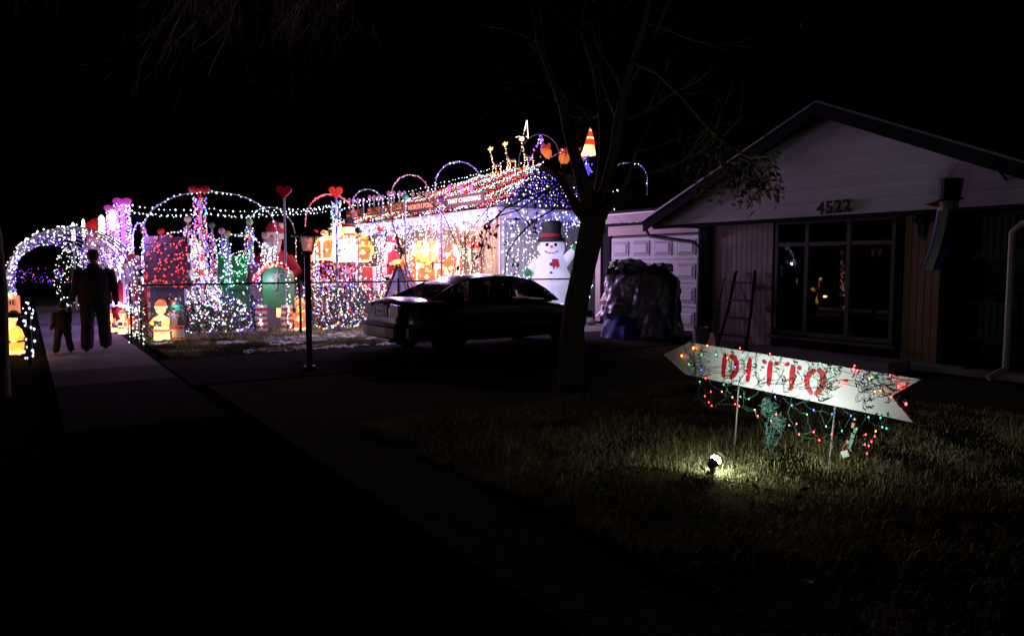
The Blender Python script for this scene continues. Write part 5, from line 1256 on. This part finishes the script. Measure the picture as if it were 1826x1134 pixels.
for s in (-1, 1): MB().box((s * .28, -.02, .78), (.22, .03, .26), white_paint).box((s * .28, -.035, .78), (.17, .02, .2), (red_p, black)[s > 0]).build('window', t)
t = hut('playhouse', 'playhouse with purple lit roof and grey round topped side', 452, 18.6, .75, .7, 1.12, 1.56, mat('pinkish_grey_board', (.2, .16, .2), .6), slate, [B['purple'], B['purple'], B['pink']], 80, radians(-5), br=.02)
MB().box((0, -.02, .45), (.3, .03, .7), trim_dark).build('door', t)
t = hut('peaked_hut', 'small peaked hut with pale blue front and many coloured roof edges', 712, 19.2, .95, .8, .35, 1.58, mat('pale_blue_front', (.38, .38, .62), .6), mat('dark_red_roof', (.12, .02, .03), .7), MULTI + [B['blue'], B['red']], 130, radians(52), br=.02)
MB().box((-.1, -.02, .5), (.12, .03, .5), mat('olive_figure', (.3, .3, .05), .6)).ball((-.1, -.03, .82), .08, tan_p, 8).build('painted_figure', t)
MB().ball((0, 0, 1.62), .09, gold_g, 10, 2.2, 1, 1).ball((.1, 0, 1.60), .09, red_g, 10).build('ridge_ornament', t, smooth=True)
# --- green round topped board on candy striped legs
q = base(493, 17.3); t = thing('arched_playhouse', 'green round topped board with grey star on red striped legs', 'playhouse', q, YAW)
W_ = .30; zb, zsx = .55, 1.28
P_ = [(-W_, zb), (W_, zb), (W_, zsx)] + [(W_ * cos(a), zsx + .24 * sin(a)) for a in [pi * k / 10 for k in range(1, 10)]] + [(-W_, zsx)]
MB().prism(P_, 0, .5, mat('bright_green_board', (.02, .30, .09), .45, 0, .12, 2)).build('board', t)
starm = mat('grey_star', (.25, .35, .33), .5); m_ = MB(); sc_ = (0.06, zsx + .05)
for k in range(5):
    a = pi / 2 + k * 2 * pi / 5; m_.prism([(sc_[0] + .03 * cos(a - .9), sc_[1] + .03 * sin(a - .9)), (sc_[0] + .16 * cos(a), sc_[1] + .16 * sin(a)), (sc_[0] + .03 * cos(a + .9), sc_[1] + .03 * sin(a + .9))], -.02 - .001 * k, -.006, starm)
m_.ball((sc_[0], -.01, sc_[1]), .06, starm, 8, 1, .3); m_.tube([(sc_[0], -.02, sc_[1]), (.04, -.02, 1.05), (.02, -.02, .98), (-.03, -.02, .98), (-.05, -.02, 1.03)], .016, starm, 6)
for s in (-1, 1): m_.tube([(sc_[0], -.02, sc_[1]), (sc_[0] + s * .25, -.02, sc_[1] - .13)], .012, starm, 5)
m_.build('star', t)
for x in (-.42, -.27, .19, .33):
    m_ = MB(); n = 9
    for k in range(n): m_.tube([(x + .012 * sin(k), -.03, .62 * k / n), (x + .012 * sin(k + 1), -.03, .62 * (k + 1) / n)], .065, (white_paint, red_p)[k % 2] if k % 3 else (red_p if k % 2 else white_paint), 8, False)
    m_.build('striped_leg', t, smooth=True)
MB().tube([(-.48, -.05, 1.22), (-.3, -.05, 1.45), (-.1, -.05, 1.58), (.1, -.05, 1.60), (.3, -.05, 1.48)], .05, cloth_r, 7).build('roof_edge', t)
MB().bulbs([Vector((x, rnd.uniform(-.14, -.04), 1.60 - (x - .05) ** 2 * 1.25 + rnd.uniform(-.05, .05))) for x in [rnd.uniform(-.5, .32) for _ in range(90)]] , .017, [B['red'], B['orange'], B['red'], B['warm']]).build('edge_bulbs', t, 'stuff')
MB().bulbs([Vector((rnd.choice([-.34, .34]) + rnd.uniform(-.05, .05), -.1, rnd.uniform(.05, 1.5))) for _ in range(70)], .016, WH).build('side_bulbs', t, 'stuff')
MB().box((.0, .25, .42), (.12, .06, .22), cream_g).build('lit_window', t)
# --- cone of light strands
q = base(350, 18.9); t = thing('strand_tree', 'cone shaped tree of light strands hung from a pole', 'light tree', q, 0)
MB().tube([(0, 0, 0), (0, 0, 2.4)], .03, steel, 6).build('pole', t); m_ = MB(); pts = []
for k in range(26):
    a = 2 * pi * k / 26; m_.tube([(0, 0, 2.3), (.32 * cos(a), .32 * sin(a), 1.55), (.55 * cos(a), .55 * sin(a), .4)], .006, conduit, 3, False)
    for j in range(26):
        z_ = rnd.uniform(.4, 2.25); r = .55 - (z_ - .4) * .26; pts.append(Vector((r * cos(a) + rnd.uniform(-.04, .04), r * sin(a) + rnd.uniform(-.04, .04), z_)))
m_.build('strands', t, 'stuff'); MB().bulbs(pts, .017, MULTI + [B['white']] * 5 + [B['warm']] * 2).build('bulbs', t, 'stuff')
# --- dark shrubs under light nets, and other masses of bulbs in the yard
shrub_m = mat('evergreen', (.02, .045, .02), .9, 0, .5, 20)
def shrub(px, dist, w, h, ms, nb_, label, cone=False, br=.018):
    q = base(px, dist); t = thing('lit_shrub', label, 'shrub', q); R_ = random.Random(px); m_ = MB(); pts = []
    for k in range(520):
        v = Vector((R_.gauss(0, 1), R_.gauss(0, 1), R_.gauss(0, 1))).normalized() * R_.uniform(.55, 1) ** .5
        z_ = h * (v.z * .5 + .5); s_ = (1 - z_ / h * .9) * 1.25 if cone else 1
        p = Vector((v.x * w / 2 * s_, v.y * w / 2 * s_, z_)); a = Vector((R_.uniform(-1, 1), R_.uniform(-1, 1), R_.uniform(-.2, 1))).normalized() * .07; b = a.orthogonal().normalized() * .03
        m_.add([p - b, p + b, p + a], [(0, 1, 2)], shrub_m)
    m_.build('foliage', t); MB().tube([(0, 0, 0), (0, 0, h * .7)], .03, bark, 6).build('stem', t)
    for k in range(nb_):
        v = Vector((R_.gauss(0, 1), R_.gauss(0, 1), R_.gauss(0, 1))).normalized(); z_ = h * (v.z * .5 + .5); s_ = (1 - z_ / h * .9) * 1.25 if cone else 1
        pts.append(Vector((v.x * w / 2 * s_ * 1.04, v.y * w / 2 * s_ * 1.04, z_)))
    MB().bulbs(pts, br, ms).build('bulbs', t, 'stuff'); return t
shrub(355, 16.6, .85, .72, MULTI + WH, 110, 'low round shrub netted with mixed bulbs by the candy striped pole')
shrub(408, 17.0, 1.0, .55, MULTI + WH, 90, 'low spreading shrub with scattered bulbs before the green playhouse')
shrub(455, 17.4, .5, .75, [B['blue'], B['violet'], B['white']], 60, 'small dark conical shrub with blue bulbs', True, .016)
shrub(580, 17.8, 1.1, 1.1, MULTI * 2 + WH + [B['red']] * 2, 190, 'broad netted shrub right of the lamp post')
shrub(622, 18.2, 1.0, 1.15, MULTI * 2 + WH + [B['blue']] * 2, 180, 'netted shrub between lamp post and car tail')
shrub(652, 18.8, .9, 1.0, MULTI + [B['red']] * 4, 150, 'reddish netted shrub behind the car tail')
shrub(386, 20.6, .8, 1.3, WH + WB, 200, 'upright shrub densely lit in white left of the green playhouse')
shrub(428, 20.3, 1.0, .95, WH * 2 + MULTI, 260, 'white lit hedge clump under the green playhouse windows')
shrub(400, 19.0, 1.0, .75, WH * 2 + WB, 220, 'white and blue lit hedge clump left of the purple playhouse')
shrub(210, 19.5, 1.0, 2.0, PUR + [B['white']] * 2, 420, 'tall violet glowing shrub inside the tunnel', False, .019)
shrub(185, 22.5, 1.2, 2.3, PUR + [B['white']] * 2, 420, 'violet glowing shrub behind the walking man', False, .02)
shrub(240, 17.6, .5, 1.9, [B['blue'], B['white'], B['green'], B['blue'], B['white']], 190, 'slim blue and white lit column beside the gate post', True, .017)
shrub(320, 21.5, .9, 1.9, MULTI + WH, 200, 'tall mixed shrub of lights between red roof and cone tree')
shrub(436, 23.5, 1.4, 2.0, MULTI + WH * 2, 300, 'tall shrub of mixed lights behind the purple roof')
shrub(375, 23.8, 1.4, 2.2, MULTI + WH, 260, 'tall shrub of mixed lights behind the candy striped pole')
shrub(556, 21.0, .9, 1.0, MULTI + [B['red']] * 3, 160, 'red lit shrub at the left foot of the deck')
shrub(130, 27, 1.1, 2.2, WH + [B['warm']] * 2, 190, 'pale lit shrub at the far end of the tunnel')
q = base(228, 16.6); t = thing('light_garland', 'white lit garland sloping down to the gate post', 'garland', q, YAW)
A = D(196, 538, 17.2) - q; Bq = D(249, 556, 15.2) - q; R0 = Matrix.Rotation(-YAW, 3, 'Z'); A = R0 @ A; Bq = R0 @ Bq
MB().tube([A, A.lerp(Bq, .5) - UZ * .03, Bq], .025, white_paint, 6).build('rail', t); MB().bulbs(along([A, Bq], .022, .045), .016, [B['white']]).build('bulbs', t, 'stuff')
for k, px in enumerate((199, 210, 219, 231)):
    fig(('choir', 'soldier', 'choir', 'soldier')[k], 'small glowing figure under the white garland, %s' % ('leftmost', 'second from the left', 'third from the left', 'nearest the gate post')[k], px, 552, 584, 17.0 - .2 * k)
q = base(318, 15.4); t = thing('toy_drum', 'small red and white drum beside the penguin figure', 'drum', q); MB().lathe([(.12, .0), (.12, .26)], cloth_w, n=14).build('shell', t); MB().lathe([(.127, .22), (.127, .28)], red_p, n=14).build('rim', t); MB().lathe([(.127, 0), (.127, .05)], red_p, n=14).build('rim', t)
for (px, dist, h, lab) in [(302, 15.6, .55, 'leaning candy cane left of the penguin'), (268, 15.9, 1.3, 'tall candy cane behind the glowing yellow figure')]:
    q = base(px, dist); t = thing('candy_cane', lab, 'candy cane', q, YAW); m_ = MB(); pts = [Vector((0, 0, h * k / 12)) for k in range(11)] + [Vector((.1 - .1 * cos(a), 0, h * .85 + .1 * sin(a))) for a in [pi * k / 6 for k in range(7)]]
    for k in range(len(pts) - 1): m_.tube([pts[k], pts[k + 1]], .028, (white_paint, red_p)[k % 2], 7, False)
    m_.build('cane', t, smooth=True)
# --- far left lit board and figure
q = base(22, 12.3); t = thing('lit_board', 'orange lit board reading THE at the left edge', 'sign', q, YAW)
zt0, zt1 = D(22, 560, 12.3).z, D(22, 527, 12.3).z
brd = glow('glow_board', (.6, .3, .2), (1, .30, .14), .75, .25, 3)
MB().box((0, 0, (zt0 + zt1) / 2), (.34, .03, zt1 - zt0), brd).build('board', t)
MB().tube([(-.1, .03, 0), (-.1, .03, zt0)], .012, black, 5).build('stake', t)
for tx, tx_, ty, s_ in (('T', -.085, zt1 - .12, .12), ('H', .0, zt1 - .12, .12), ('E', .085, zt1 - .12, .12), ('F', -.07, zt1 - .23, .1)):
    me = text_mesh(tx, s_, .004, mat('brown_print', (.08, .02, .01), .6)); o = bpy.data.objects.new('letter', me); C.objects.link(o); o.parent = t; o.rotation_euler = (pi / 2, 0, 0); o.location = (tx_, -.02, ty)
MB().bulbs([Vector((rnd.uniform(-.2, .2), -.04, zt1 + rnd.uniform(-.03, .05))) for _ in range(9)], .03, [B['red'], B['green'], B['orange'], B['white']]).build('bulbs', t)
fig('beard', 'glowing yellow figure with black hat at the left edge', 24, 556, 633, 12.5, 'gold', rz=.1)
q = base(22, 12.4); t = thing('black_bowler', 'black round hat on the glowing figure at the left edge', 'hat', D(26, 566, 12.3), YAW); MB().lathe([(.16, 0), (.16, .015), (.10, .02), (.095, .08), (.05, .12), (.003, .125)], black, n=14, sy=.8).build('crown', t, smooth=True)
# --- red dome and far hedge
q = base(188, 27); t = thing('inflatable_dome', 'big red domed inflatable on a tan base far behind the tunnel', 'inflatable', q); zA, zB = D(188, 412, 27).z, D(188, 388, 27).z
MB().ball((0, 0, zA), .62, mat('lit_red_nylon', (.6, .02, .03), .6, 0, .1, 3, 0, (1, .02, .03), .28, False), 18, 1, 1, (zB - zA) / .62).build('dome', t, smooth=True)
MB().lathe([(.5, 0), (.55, zA * .8), (.45, zA * .98)], mat('lit_tan_nylon', (.6, .35, .2), .6, 0, .1, 3, 0, (1, .45, .2), .22, False), n=16).build('base', t, smooth=True)
q = base(75, 62); t = thing('far_hedge', 'distant low hedge with blue and red lights down the street', 'hedge', q, YAW); m_ = MB()
R6 = random.Random(2)
for k in range(700):
    p = Vector((R6.uniform(-3.2, 3.2), R6.uniform(-.4, .4), R6.uniform(0, 1.5))); a = Vector((R6.uniform(-1, 1), R6.uniform(-1, 1), R6.uniform(-1, 1))).normalized() * .25; b = a.orthogonal().normalized() * .1; m_.add([p - b, p + b, p + a], [(0, 1, 2)], shrub_m)
m_.build('foliage', t); MB().bulbs([Vector((R6.uniform(-3.0, 2.6), -.5, R6.uniform(.0, 1.25))) for _ in range(110)], .036, [B['blue'], B['violet'], B['blue'], B['red'], B['orange'], B['purple']], R6).build('bulbs', t, 'stuff')

# --- house lights: roof strings, eave curtain, wall curtain
def on_front(x, t, off=.05):        # point on front roof slope: t from eave 0 to ridge 1
    y = DY0 - ov + (4.5 + ov) * t; return Vector((x, y, EZ + (RZ_ - EZ) * t + off))
nst = 19; names = ['%s' % c for c in 'first second third fourth fifth sixth seventh eighth ninth tenth eleventh twelfth thirteenth fourteenth fifteenth sixteenth seventeenth eighteenth nineteenth'.split()]
for k in range(nst):
    x = DX1 - .1 - (DX1 - DX0 - .1) * k / (nst - 1) * .985
    # trim by the hips
    lim = min(1.0, (DX1 + ov - x) / (4.5 + ov), (x - DX0 + ov) / (4.5 + ov)); lim = max(.06, lim)
    red = k % 3 == 1; grn = k % 3 == 2
    o0 = on_front(x, 0); t = thing('roof_string', '%s bulbs up the front roof slope, %s from the right corner' % ('red' if red else ('green and white' if grn else 'white'), names[k]), 'string lights', o0, 0, 'zigzag strings on the front roof slope')
    pts = []
    for j in range(4):
        xx = x + (-.2 + .13 * j) + .06; a_, b_ = (0, lim) if j % 2 == 0 else (lim, 0)
        pts += [on_front(xx + rnd.uniform(-.03, .03), a_ + (b_ - a_) * i / 6) - o0 for i in range(7)]
    MB().tube(pts, .005, wire_m, 3, False).build('wire', t)
    bl_ = along(pts, .11 if red else .10, .03)
    MB().bulbs(bl_, .021, [B['red']] if red else [B['green'], B['white'], B['red']] if grn else [B['white'], B['white'], B['warm'], B['white'], B['white']]).build('bulbs', t, 'stuff')
o0 = Vector((DX1 + ov, 15.9, EZ)); t = thing('roof_net', 'blue and white net of bulbs on the right hand roof slope', 'string lights', o0)
pts = []; cols = {0: [], 1: []}; m_ = MB()
for r in range(15):
    tt = (r + .3) / 15; hw = 4.85 * (1 - tt); n = int(hw * 2 / .115); row = []
    for j in range(n + 1):
        y = 15.9 - hw + 2 * hw * j / max(1, n); x = DX1 + ov - (4.5 + ov) * tt; p = Vector((x, y, EZ + (RZ_ - EZ) * tt + .05)) - o0
        row.append(p + Vector((rnd.uniform(-.08, .08), rnd.uniform(-.05, .05), rnd.uniform(0, .05))))
    m_.tube(row, .004, wire_m, 3, False) if len(row) > 1 else None
    row = [q for q in row if q.y < -.4 - tt * .2]
    cols[1 if r % 3 else 0] += row
m_.build('wire', t); MB().bulbs(cols[0], .024, [B['white'], B['white'], B['warm'], B['blue']]).bulbs(cols[1], .022, [B['violet'], B['blue'], B['violet'], B['violet'], B['white']]).build('bulbs', t, 'stuff')
def curtain(name, label, p0, p1, ztop, zlen, n, r, ms, off, strand=.16):
    p0 = Vector(p0); p1 = Vector(p1); t = thing(name, label, 'string lights', (p0.x, p0.y, 0)); L = (p1 - p0).length; m_ = MB(); pts = []; ns = int(L / strand); d = (p1 - p0) / L
    for k in range(ns):
        x = L * (k + rnd.uniform(.2, .8)) / ns; z0 = ztop; z1 = ztop - zlen * rnd.uniform(.6, 1); q = d * x
        m_.tube([q + UZ * z0, q + UZ * z1], .003, white_paint, 3, False)
        for j in range(max(2, int(n * (z0 - z1) / (ns * zlen)))): pts.append(q + UZ * rnd.uniform(z1, z0) + Vector((rnd.uniform(-.04, .04), rnd.uniform(-.04, .04), 0)))
    m_.build('strands', t, 'stuff'); MB().bulbs(pts, r, ms).build('bulbs', t, 'stuff'); return t
curtain('icicle_lights', 'dense white icicle lights hanging from the long eave', (DX0, 10.98, 0), (DX1 + .3, 10.98, 0), 3.12, .62, 3000, .021, WH + [B['violet']] * 7, 0, .1)
curtain('icicle_lights', 'pale blue icicle lights hanging from the right eave', (DX1 + .42, 11.1, 0), (DX1 + .42, 17.5, 0), 3.12, .6, 620, .021, WB, 0, .1)
curtain('curtain_lights', 'long strands of white bulbs down the front wall', (DX0 + .3, 11.2, 0), (DX1 - .9, 11.2, 0), 2.6, 2.2, 1900, .018, WH + [B['warm']] * 4 + [B['pink']] * 2, 0, .17)
curtain('curtain_lights', 'sparse mixed bulbs over the orange wall by the corner', (DX1 - 1.0, 11.25, 0), (DX1 - .15, 11.25, 0), 2.6, 2.2, 70, .019, MULTI + [B['warm'], B['green']], 0, .12)
curtain('curtain_lights', 'strands of white bulbs down the corner and grey side wall', (DX1 + .25, 11.2, 0), (DX1 + .25, 12.7, 0), 2.6, 2.4, 330, .02, WH, 0, .13)
curtain('curtain_lights', 'red and white bulbs on the grey wall behind the snowman', (DX1 + .2, 12.7, 0), (DX1 + .2, 16.5, 0), 2.7, 2.5, 330, .019, WH + [B['red'], B['blue'], B['red'], B['violet']], 0, .13)
A = base(556, 17.4); Bq = base(690, 18.6); curtain('net_lights', 'net of mixed bulbs hung along the yard right of the lamp post', A, Bq, 1.25, 1.15, 300, .018, MULTI + WH[:4], 0, .12)
bpy.data.objects['net_lights'].rotation_euler = (0, 0, 0)
A = base(382, 19.4); Bq = base(442, 19.4); curtain('net_lights', 'band of dense white bulbs between the two small playhouses', A, Bq, 1.1, .85, 260, .019, WH + WB, 0, .09)
A = base(330, 17.0); Bq = base(390, 17.5); curtain('net_lights', 'loose net of mixed bulbs behind the candy striped pole', A, Bq, 1.3, 1.2, 150, .018, MULTI + WH[:5], 0, .12)
# wreaths and garlands on the wall
for (px, py, lab) in [(693, 415, 'green wreath with lights on the wall above the figure in red'), (722, 418, 'second green wreath right beside the dark pole')]:
    p = onY(px, py, 11.3); t = thing('wreath', lab, 'wreath', p); m_ = MB(); R7 = random.Random(px)
    for k in range(170):
        a = R7.uniform(0, 6.28); c = Vector((.3 * cos(a), 0, .3 * sin(a))) + Vector([R7.uniform(-.06, .06) for _ in range(3)]); v = Vector([R7.uniform(-1, 1) for _ in range(3)]).normalized() * .1; b = v.orthogonal().normalized() * .03; m_.add([c - b, c + b, c + v], [(0, 1, 2)], mat('wreath_green', (.02, .16, .04), .8))
    m_.build('needles', t); MB().ball((.0, -.08, -.3), .07, red_p, 8, 1.8, .6, 1).build('bow', t); MB().bulbs([Vector((.3 * cos(a), -.1, .3 * sin(a))) for a in [R7.uniform(0, 6.28) for _ in range(22)]], .018, MULTI).build('bulbs', t, 'stuff')
for (px, lab) in [(838, 'hanging red and white ornament left in the wood framed window'), (850, 'hanging red and white ornament right in the wood framed window')]:
    p = onY(px, 440, 11.28); t = thing('hanging_ornament', lab, 'ornament', p)
    MB().tube([(0, 0, .1), (0, 0, .35)], .006, white_paint, 4).build('ribbon', t); MB().ball((0, 0, .05), .11, red_p, 9).build('bow', t, smooth=True); MB().lathe([(.02, -.55), (.07, -.4), (.06, -.1), (.02, 0)], mat('cream_fabric', (.7, .5, .4), .7), n=9).build('body', t, smooth=True)
p = base(667, 21.5); t = thing('gift_box', 'large red gift box right of the deck railing', 'box', p, YAW + .3); MB().box((0, 0, .75), (.6, .5, 1.5), mat('red_foil', (.55, .06, .05), .4, .2)).build('carton', t); MB().box((0, 0, .75), (.1, .51, 1.51), white_paint).box((0, 0, .76), (.61, .1, 1.5), white_paint).build('ribbon', t)
# plaques along the eave
pl_b = mat('plaque_board', (.42, .26, .18), .7, 0, .15, 10, .1); pl_b2 = mat('plaque_dark', (.22, .12, .13), .7, 0, .15, 10, .1)
purple_ball = mat('purple_bow', (.5, .15, .45), .5, 0, .1, 8, 0, (.8, .25, .8), .35, False)
for i, (x0, x1, yt0, yt1, hb, posts_, txt, lab) in enumerate([(618, 645, 376, 372, 14, (622, 629, 637, 647), None, 'leftmost plaque of orange lettering on the eave under the small blue arch'), (656, 686, 371, 367, 14, (658, 666, 674, 681), None, 'second plaque from the left on the eave'), (690, 720, 364, 360, 16, (692, 701, 711, 720), None, 'third plaque from the left, between blue and pink arches'),
        (727, 776, 363, 354, 18, (735, 746, 759, 775), 'NORTH POLE', 'plaque with orange lettering NORTH POLE on the eave'), (796, 863, 352, 342, 19, (800, 820, 838), 'THAT CHRISTMAS', 'largest plaque with pale bulb lettering nearest the house corner')]):
    A = onY(x0, yt0, 10.9); Bq = onY(x1, yt1, 10.9); zc = onY(x0, yt0 + hb, 10.9).z; ztop = (A.z + Bq.z) / 2; w = Bq.x - A.x; cx_ = (A.x + Bq.x) / 2
    t = thing('eave_plaque', lab, 'sign', (cx_, 10.9, zc)); hh = ztop - zc
    MB().box((0, 0, hh / 2), (w, .05, hh), pl_b if i < 3 else pl_b2).build('board', t)
    for px_ in posts_:
        x = onY(px_, yt0, 10.9).x - cx_; zz_ = onY(px_, yt0 - (16 if i < 3 else 14), 10.9).z - zc
        MB().tube([(x, .03, hh * .5), (x, .03, zz_)], .025, white_paint, 6).build('stick', t)
        MB().ball((x, .03, zz_ + .05), .10, (purple_ball if i in (0, 1, 2, 4) else mat('gold_ball', (.6, .5, .25), .4)), 9, 1, .6, 1).build('lollipop', t, smooth=True)
    bm_ = bulb('lettering', (1, .22, .06), 1.4) if i < 4 else bulb('lettering_pale', (1, .75, .5), 1.3)
    if txt:
        words = txt.split() if i == 3 else [txt]
        me = text_mesh(txt, hh * (.5 if i == 4 else .55), .008, bm_, 'lettering'); wx_ = max(v.co.x for v in me.vertices) - min(v.co.x for v in me.vertices)
        o = bpy.data.objects.new('lettering', me); C.objects.link(o); o.parent = t; o.rotation_euler = (pi / 2, 0, 0); o.location = (0, -.035, hh * .5); o.scale = (w * .88 / wx_, 1.15, 1)
    else:
        MB().bulbs([Vector((rnd.uniform(-w * .42, w * .42), -.04, hh * (.3 + .4 * rnd.randint(0, 1)) + rnd.uniform(-.04, .04))) for _ in range(46)], .014, [bm_]).build('lettering_bulbs', t, 'stuff')
# roof top: rope lit reindeer, spire, pots, gnome
rope = bulb('rope_orange', (1, .42, .10), 3.2); ropew = bulb('rope_white', (1, .8, .6), 4)
def deer(label, px, pyh, pyb, dist, antler=False):
    q = D(px, pyb, dist); h = D(px, pyh, dist).z - q.z; t = thing('rope_light_deer', label, 'light sculpture', q, YAW, None, h)
    fr = [((0.28, 0, .35), (.1, 0, .38), (0, 0, .5), (-.06, 0, .8), (-.05, 0, .92)), ((.28, 0, .35), (.3, 0, .2), (.27, 0, 0)), ((.1, 0, .38), (.12, 0, .2), (.1, 0, 0)), ((.05, 0, .42), (.02, 0, .2), (.0, 0, .02))]
    MB().tube([(.30, 0, .40), (.1, 0, .40), (.02, 0, .52), (-.05, 0, .84)], [.02, .045, .03, .02], steel, 5).build('frame', t)
    m_ = MB()
    for p_ in fr: m_.bulbs(along([Vector(v) for v in p_], .03, .022), .016, [rope, ropew])
    m_.build('rope', t, 'stuff')
    hm = MB(); hm.ball((-.07, 0, .93), .055, rope, 8, 1.6, .6, .8); hm.tube([(-.03, 0, .96), (.03, 0, 1.0)], .014, rope, 4); hm.tube([(-.05, 0, .97), (-.09, 0, 1.02)], .014, rope, 4); hm.build('head', t, smooth=True)
    if antler:
        for s in (-1, 1): MB().tube([(-.05, 0, .98), (-.05 + s * .1, 0, 1.02), (-.05 + s * .2, 0, 1.0)], .012, ropew, 5).build('antler', t)
deer('rope lit deer leftmost on the roof ridge', 878, 263, 315, 26.5); deer('rope lit deer second from the left on the ridge', 904, 254, 306, 26.8); deer('rope lit antlered deer under the glowing spire', 934, 245, 303, 27, True)
q = D(937, 247, 27); t = thing('light_spire', 'narrow pointed spire of white rope light above the ridge', 'light sculpture', (q.x, q.y, q.z - .0), YAW); h = D(939, 215, 27).z - q.z
MB().tube([(-.10, 0, .02), (.05, 0, h)], .014, ropew, 5).tube([(.10, 0, .0), (.05, 0, h)], .014, ropew, 5).build('rope', t); MB().tube([(0, 0, -.9), (0, 0, 0), (.05, 0, h * .95)], .012, black, 5).build('mast', t)
q = D(965, 303, 27); t = thing('light_star_pole', 'blue and violet lit pole rising from the ridge end', 'light sculpture', q, YAW); h = D(964, 243, 27).z - q.z
MB().tube([(-.45, 0, -.1), (0, 0, h)], .012, black, 5).tube([(0, 0, -.3), (0, 0, h)], .012, black, 5).build('pole', t)
MB().bulbs(along([Vector((-.55, 0, .0)), Vector((0, 0, h))], .05, .05) + along([Vector((0, 0, h * .4)), Vector((0, 0, h))], .05, .04), .024, PUR).build('bulbs', t, 'stuff'); MB().ball((.02, 0, h * .88), .07, B['violet'], 8).build('lamp_ball', t)
for k, (px, py) in enumerate([(974, 283), (1006, 292), (1033, 289)]):
    q = D(px, py, 27); t = thing('glowing_pot', 'orange glowing flower pot on the roof, %s' % ('left one', 'middle one', 'right one behind the trunk')[k], 'ornament', (q.x, q.y, q.z)); g_o = glow('glow_orange', (.6, .2, .05), (1, .20, .03), .7)
    MB().lathe([(.12, 0), (.2, .12), (.2, .28), (.14, .34)], g_o, n=12).build('pot', t, smooth=True); MB().tube([(0, 0, -1.0), (0, 0, 0)], .02, black, 5).build('stick', t)
    for j in range(5): a = j * 1.26; MB().ball((.1 * cos(a), .1 * sin(a), .40 + .06 * (j % 2)), .07, mat('dim_red_petal', (.4, .08, .05), .5, 0, .1, 8, 0, (1, .1, .05), .3, False), 7, 1, 1, 1.6).build('petal', t, smooth=True)
a0 = D(955, 305, 26.8); light_line('light_arch', 'pink lit half arch among the orange pots on the roof', 'light arch', [a0, a0.lerp(D(985, 280, 26.8), .5) + UZ * .12, D(985, 280, 26.8), D(1012, 263, 26.8)], .09, .02, .022, [B['pink'], B['white']], .014, conduit)
A = D(925, 300, 27); Bq = D(1000, 300, 27); top = D(962, 240, 27).z; light_line('light_arch', 'unlit grey arch over the ridge end', 'light arch', arc(A, Bq, top - A.z, 24, 0, .8), 1.2, .01, .008, [B['violet']], .018, conduit)
q = D(1048, 277, 26); t = thing('cone_light', 'glowing cone with red and cream swirls beside the tree fork', 'light sculpture', q, 0); h = D(1048, 228, 26).z - q.z; m_ = MB()
R8 = random.Random(4)
for k in range(14):
    z0, z1 = h * k / 14, h * (k + 1) / 14; r0, r1 = .27 * (1 - k / 14) ** .7 + .02, .27 * (1 - (k + 1) / 14) ** .8 + .02
    m_.lathe([(r0, z0), (r1, z1)], (cream_g if k < 5 else (mat('cone_red', (.6, .05, .03), .5, 0, .2, 8, 0, (1, .06, .03), .9, False) if k % 4 else cream_g)), (.12 * k / 14 + R8.uniform(-.02, .02), 0, 0), 14)
m_.build('cone', t, smooth=True); MB().tube([(0, 0, -1.4), (0, 0, 0)], .04, black, 6).build('mast', t)
q = D(1043, 310, 26); t = thing('blue_light_ball', 'blue glowing cluster under the swirled cone', 'light sculpture', q); MB().ball((0, 0, .1), .2, glow('glow_blue', (.1, .1, .6), (.12, .08, 1), .9), 12, 1, 1, 1.3).build('globe', t, smooth=True)
MB().bulbs([Vector((R8.uniform(-.1, .25), R8.uniform(-.2, .2), R8.uniform(0, .6))) for _ in range(36)], .026, [B['violet'], B['blue'], B['white']]).build('bulbs', t, 'stuff')
t = light_line('light_string', 'short string of white bulbs right of the tree fork', 'string lights', [D(1074, 337, 24), D(1085, 345, 24), D(1093, 343, 24), D(1104, 340, 24)], .07, .04, .024, [B['white'], B['warm']], .005, black)

# --- added point lights standing in for the bulbs' glow, some in open air
LK = 1.0
for (px, py, d_, w_, c_) in [
    (600, 440, 20.4, 28, (1, .68, .34)), (650, 445, 20.8, 28, (1, .66, .32)), (785, 445, 20.8, 55, (1, .7, .4)), (815, 440, 21.8, 40, (1, .7, .42)),
    (225, 430, 17.6, 70, (.5, .25, 1)), (205, 480, 19.0, 60, (.5, .3, 1)), (190, 440, 22, 50, (.55, .35, 1)), (240, 400, 16.4, 50, (.6, .35, 1)),
    (700, 385, 20.2, 60, (.75, .55, 1)), (850, 378, 18.4, 120, (.72, .46, 1)), (960, 372, 19.0, 34, (.55, .45, 1)), (760, 380, 18.0, 190, (.85, .48, .95)), (690, 380, 20.5, 200, (.75, .4, 1)),
    (350, 470, 17.2, 18, (.9, .7, .9)), (400, 520, 17.0, 12, (.8, .75, 1)), (300, 470, 15.5, 12, (1, .25, .35)), (470, 500, 17.0, 12, (.9, .5, .9)),
    (580, 540, 16.4, 16, (.75, .65, 1)), (630, 530, 16.7, 16, (.85, .6, .9)), (289, 575, 14.8, 5, (1, .7, .3)), (537, 560, 16.8, 6, (1, .6, .2)), (70, 470, 13.2, 10, (.75, .6, 1)), (130, 450, 15.2, 14, (.7, .55, 1)), (22, 590, 12.1, 4, (1, .45, .15)),
    (880, 330, 21, 60, (1, .4, .55)), (940, 340, 21.5, 50, (.4, .35, 1)), (1020, 480, 19.4, 14, (.7, .65, 1)), (930, 460, 19.2, 22, (.75, .75, 1)), (315, 545, 15.7, 5, (.35, .4, 1)), (205, 540, 16.4, 12, (.7, .3, 1))]:
    lamp('display_fill_light', D(px, py, d_), w_ * LK, c_)
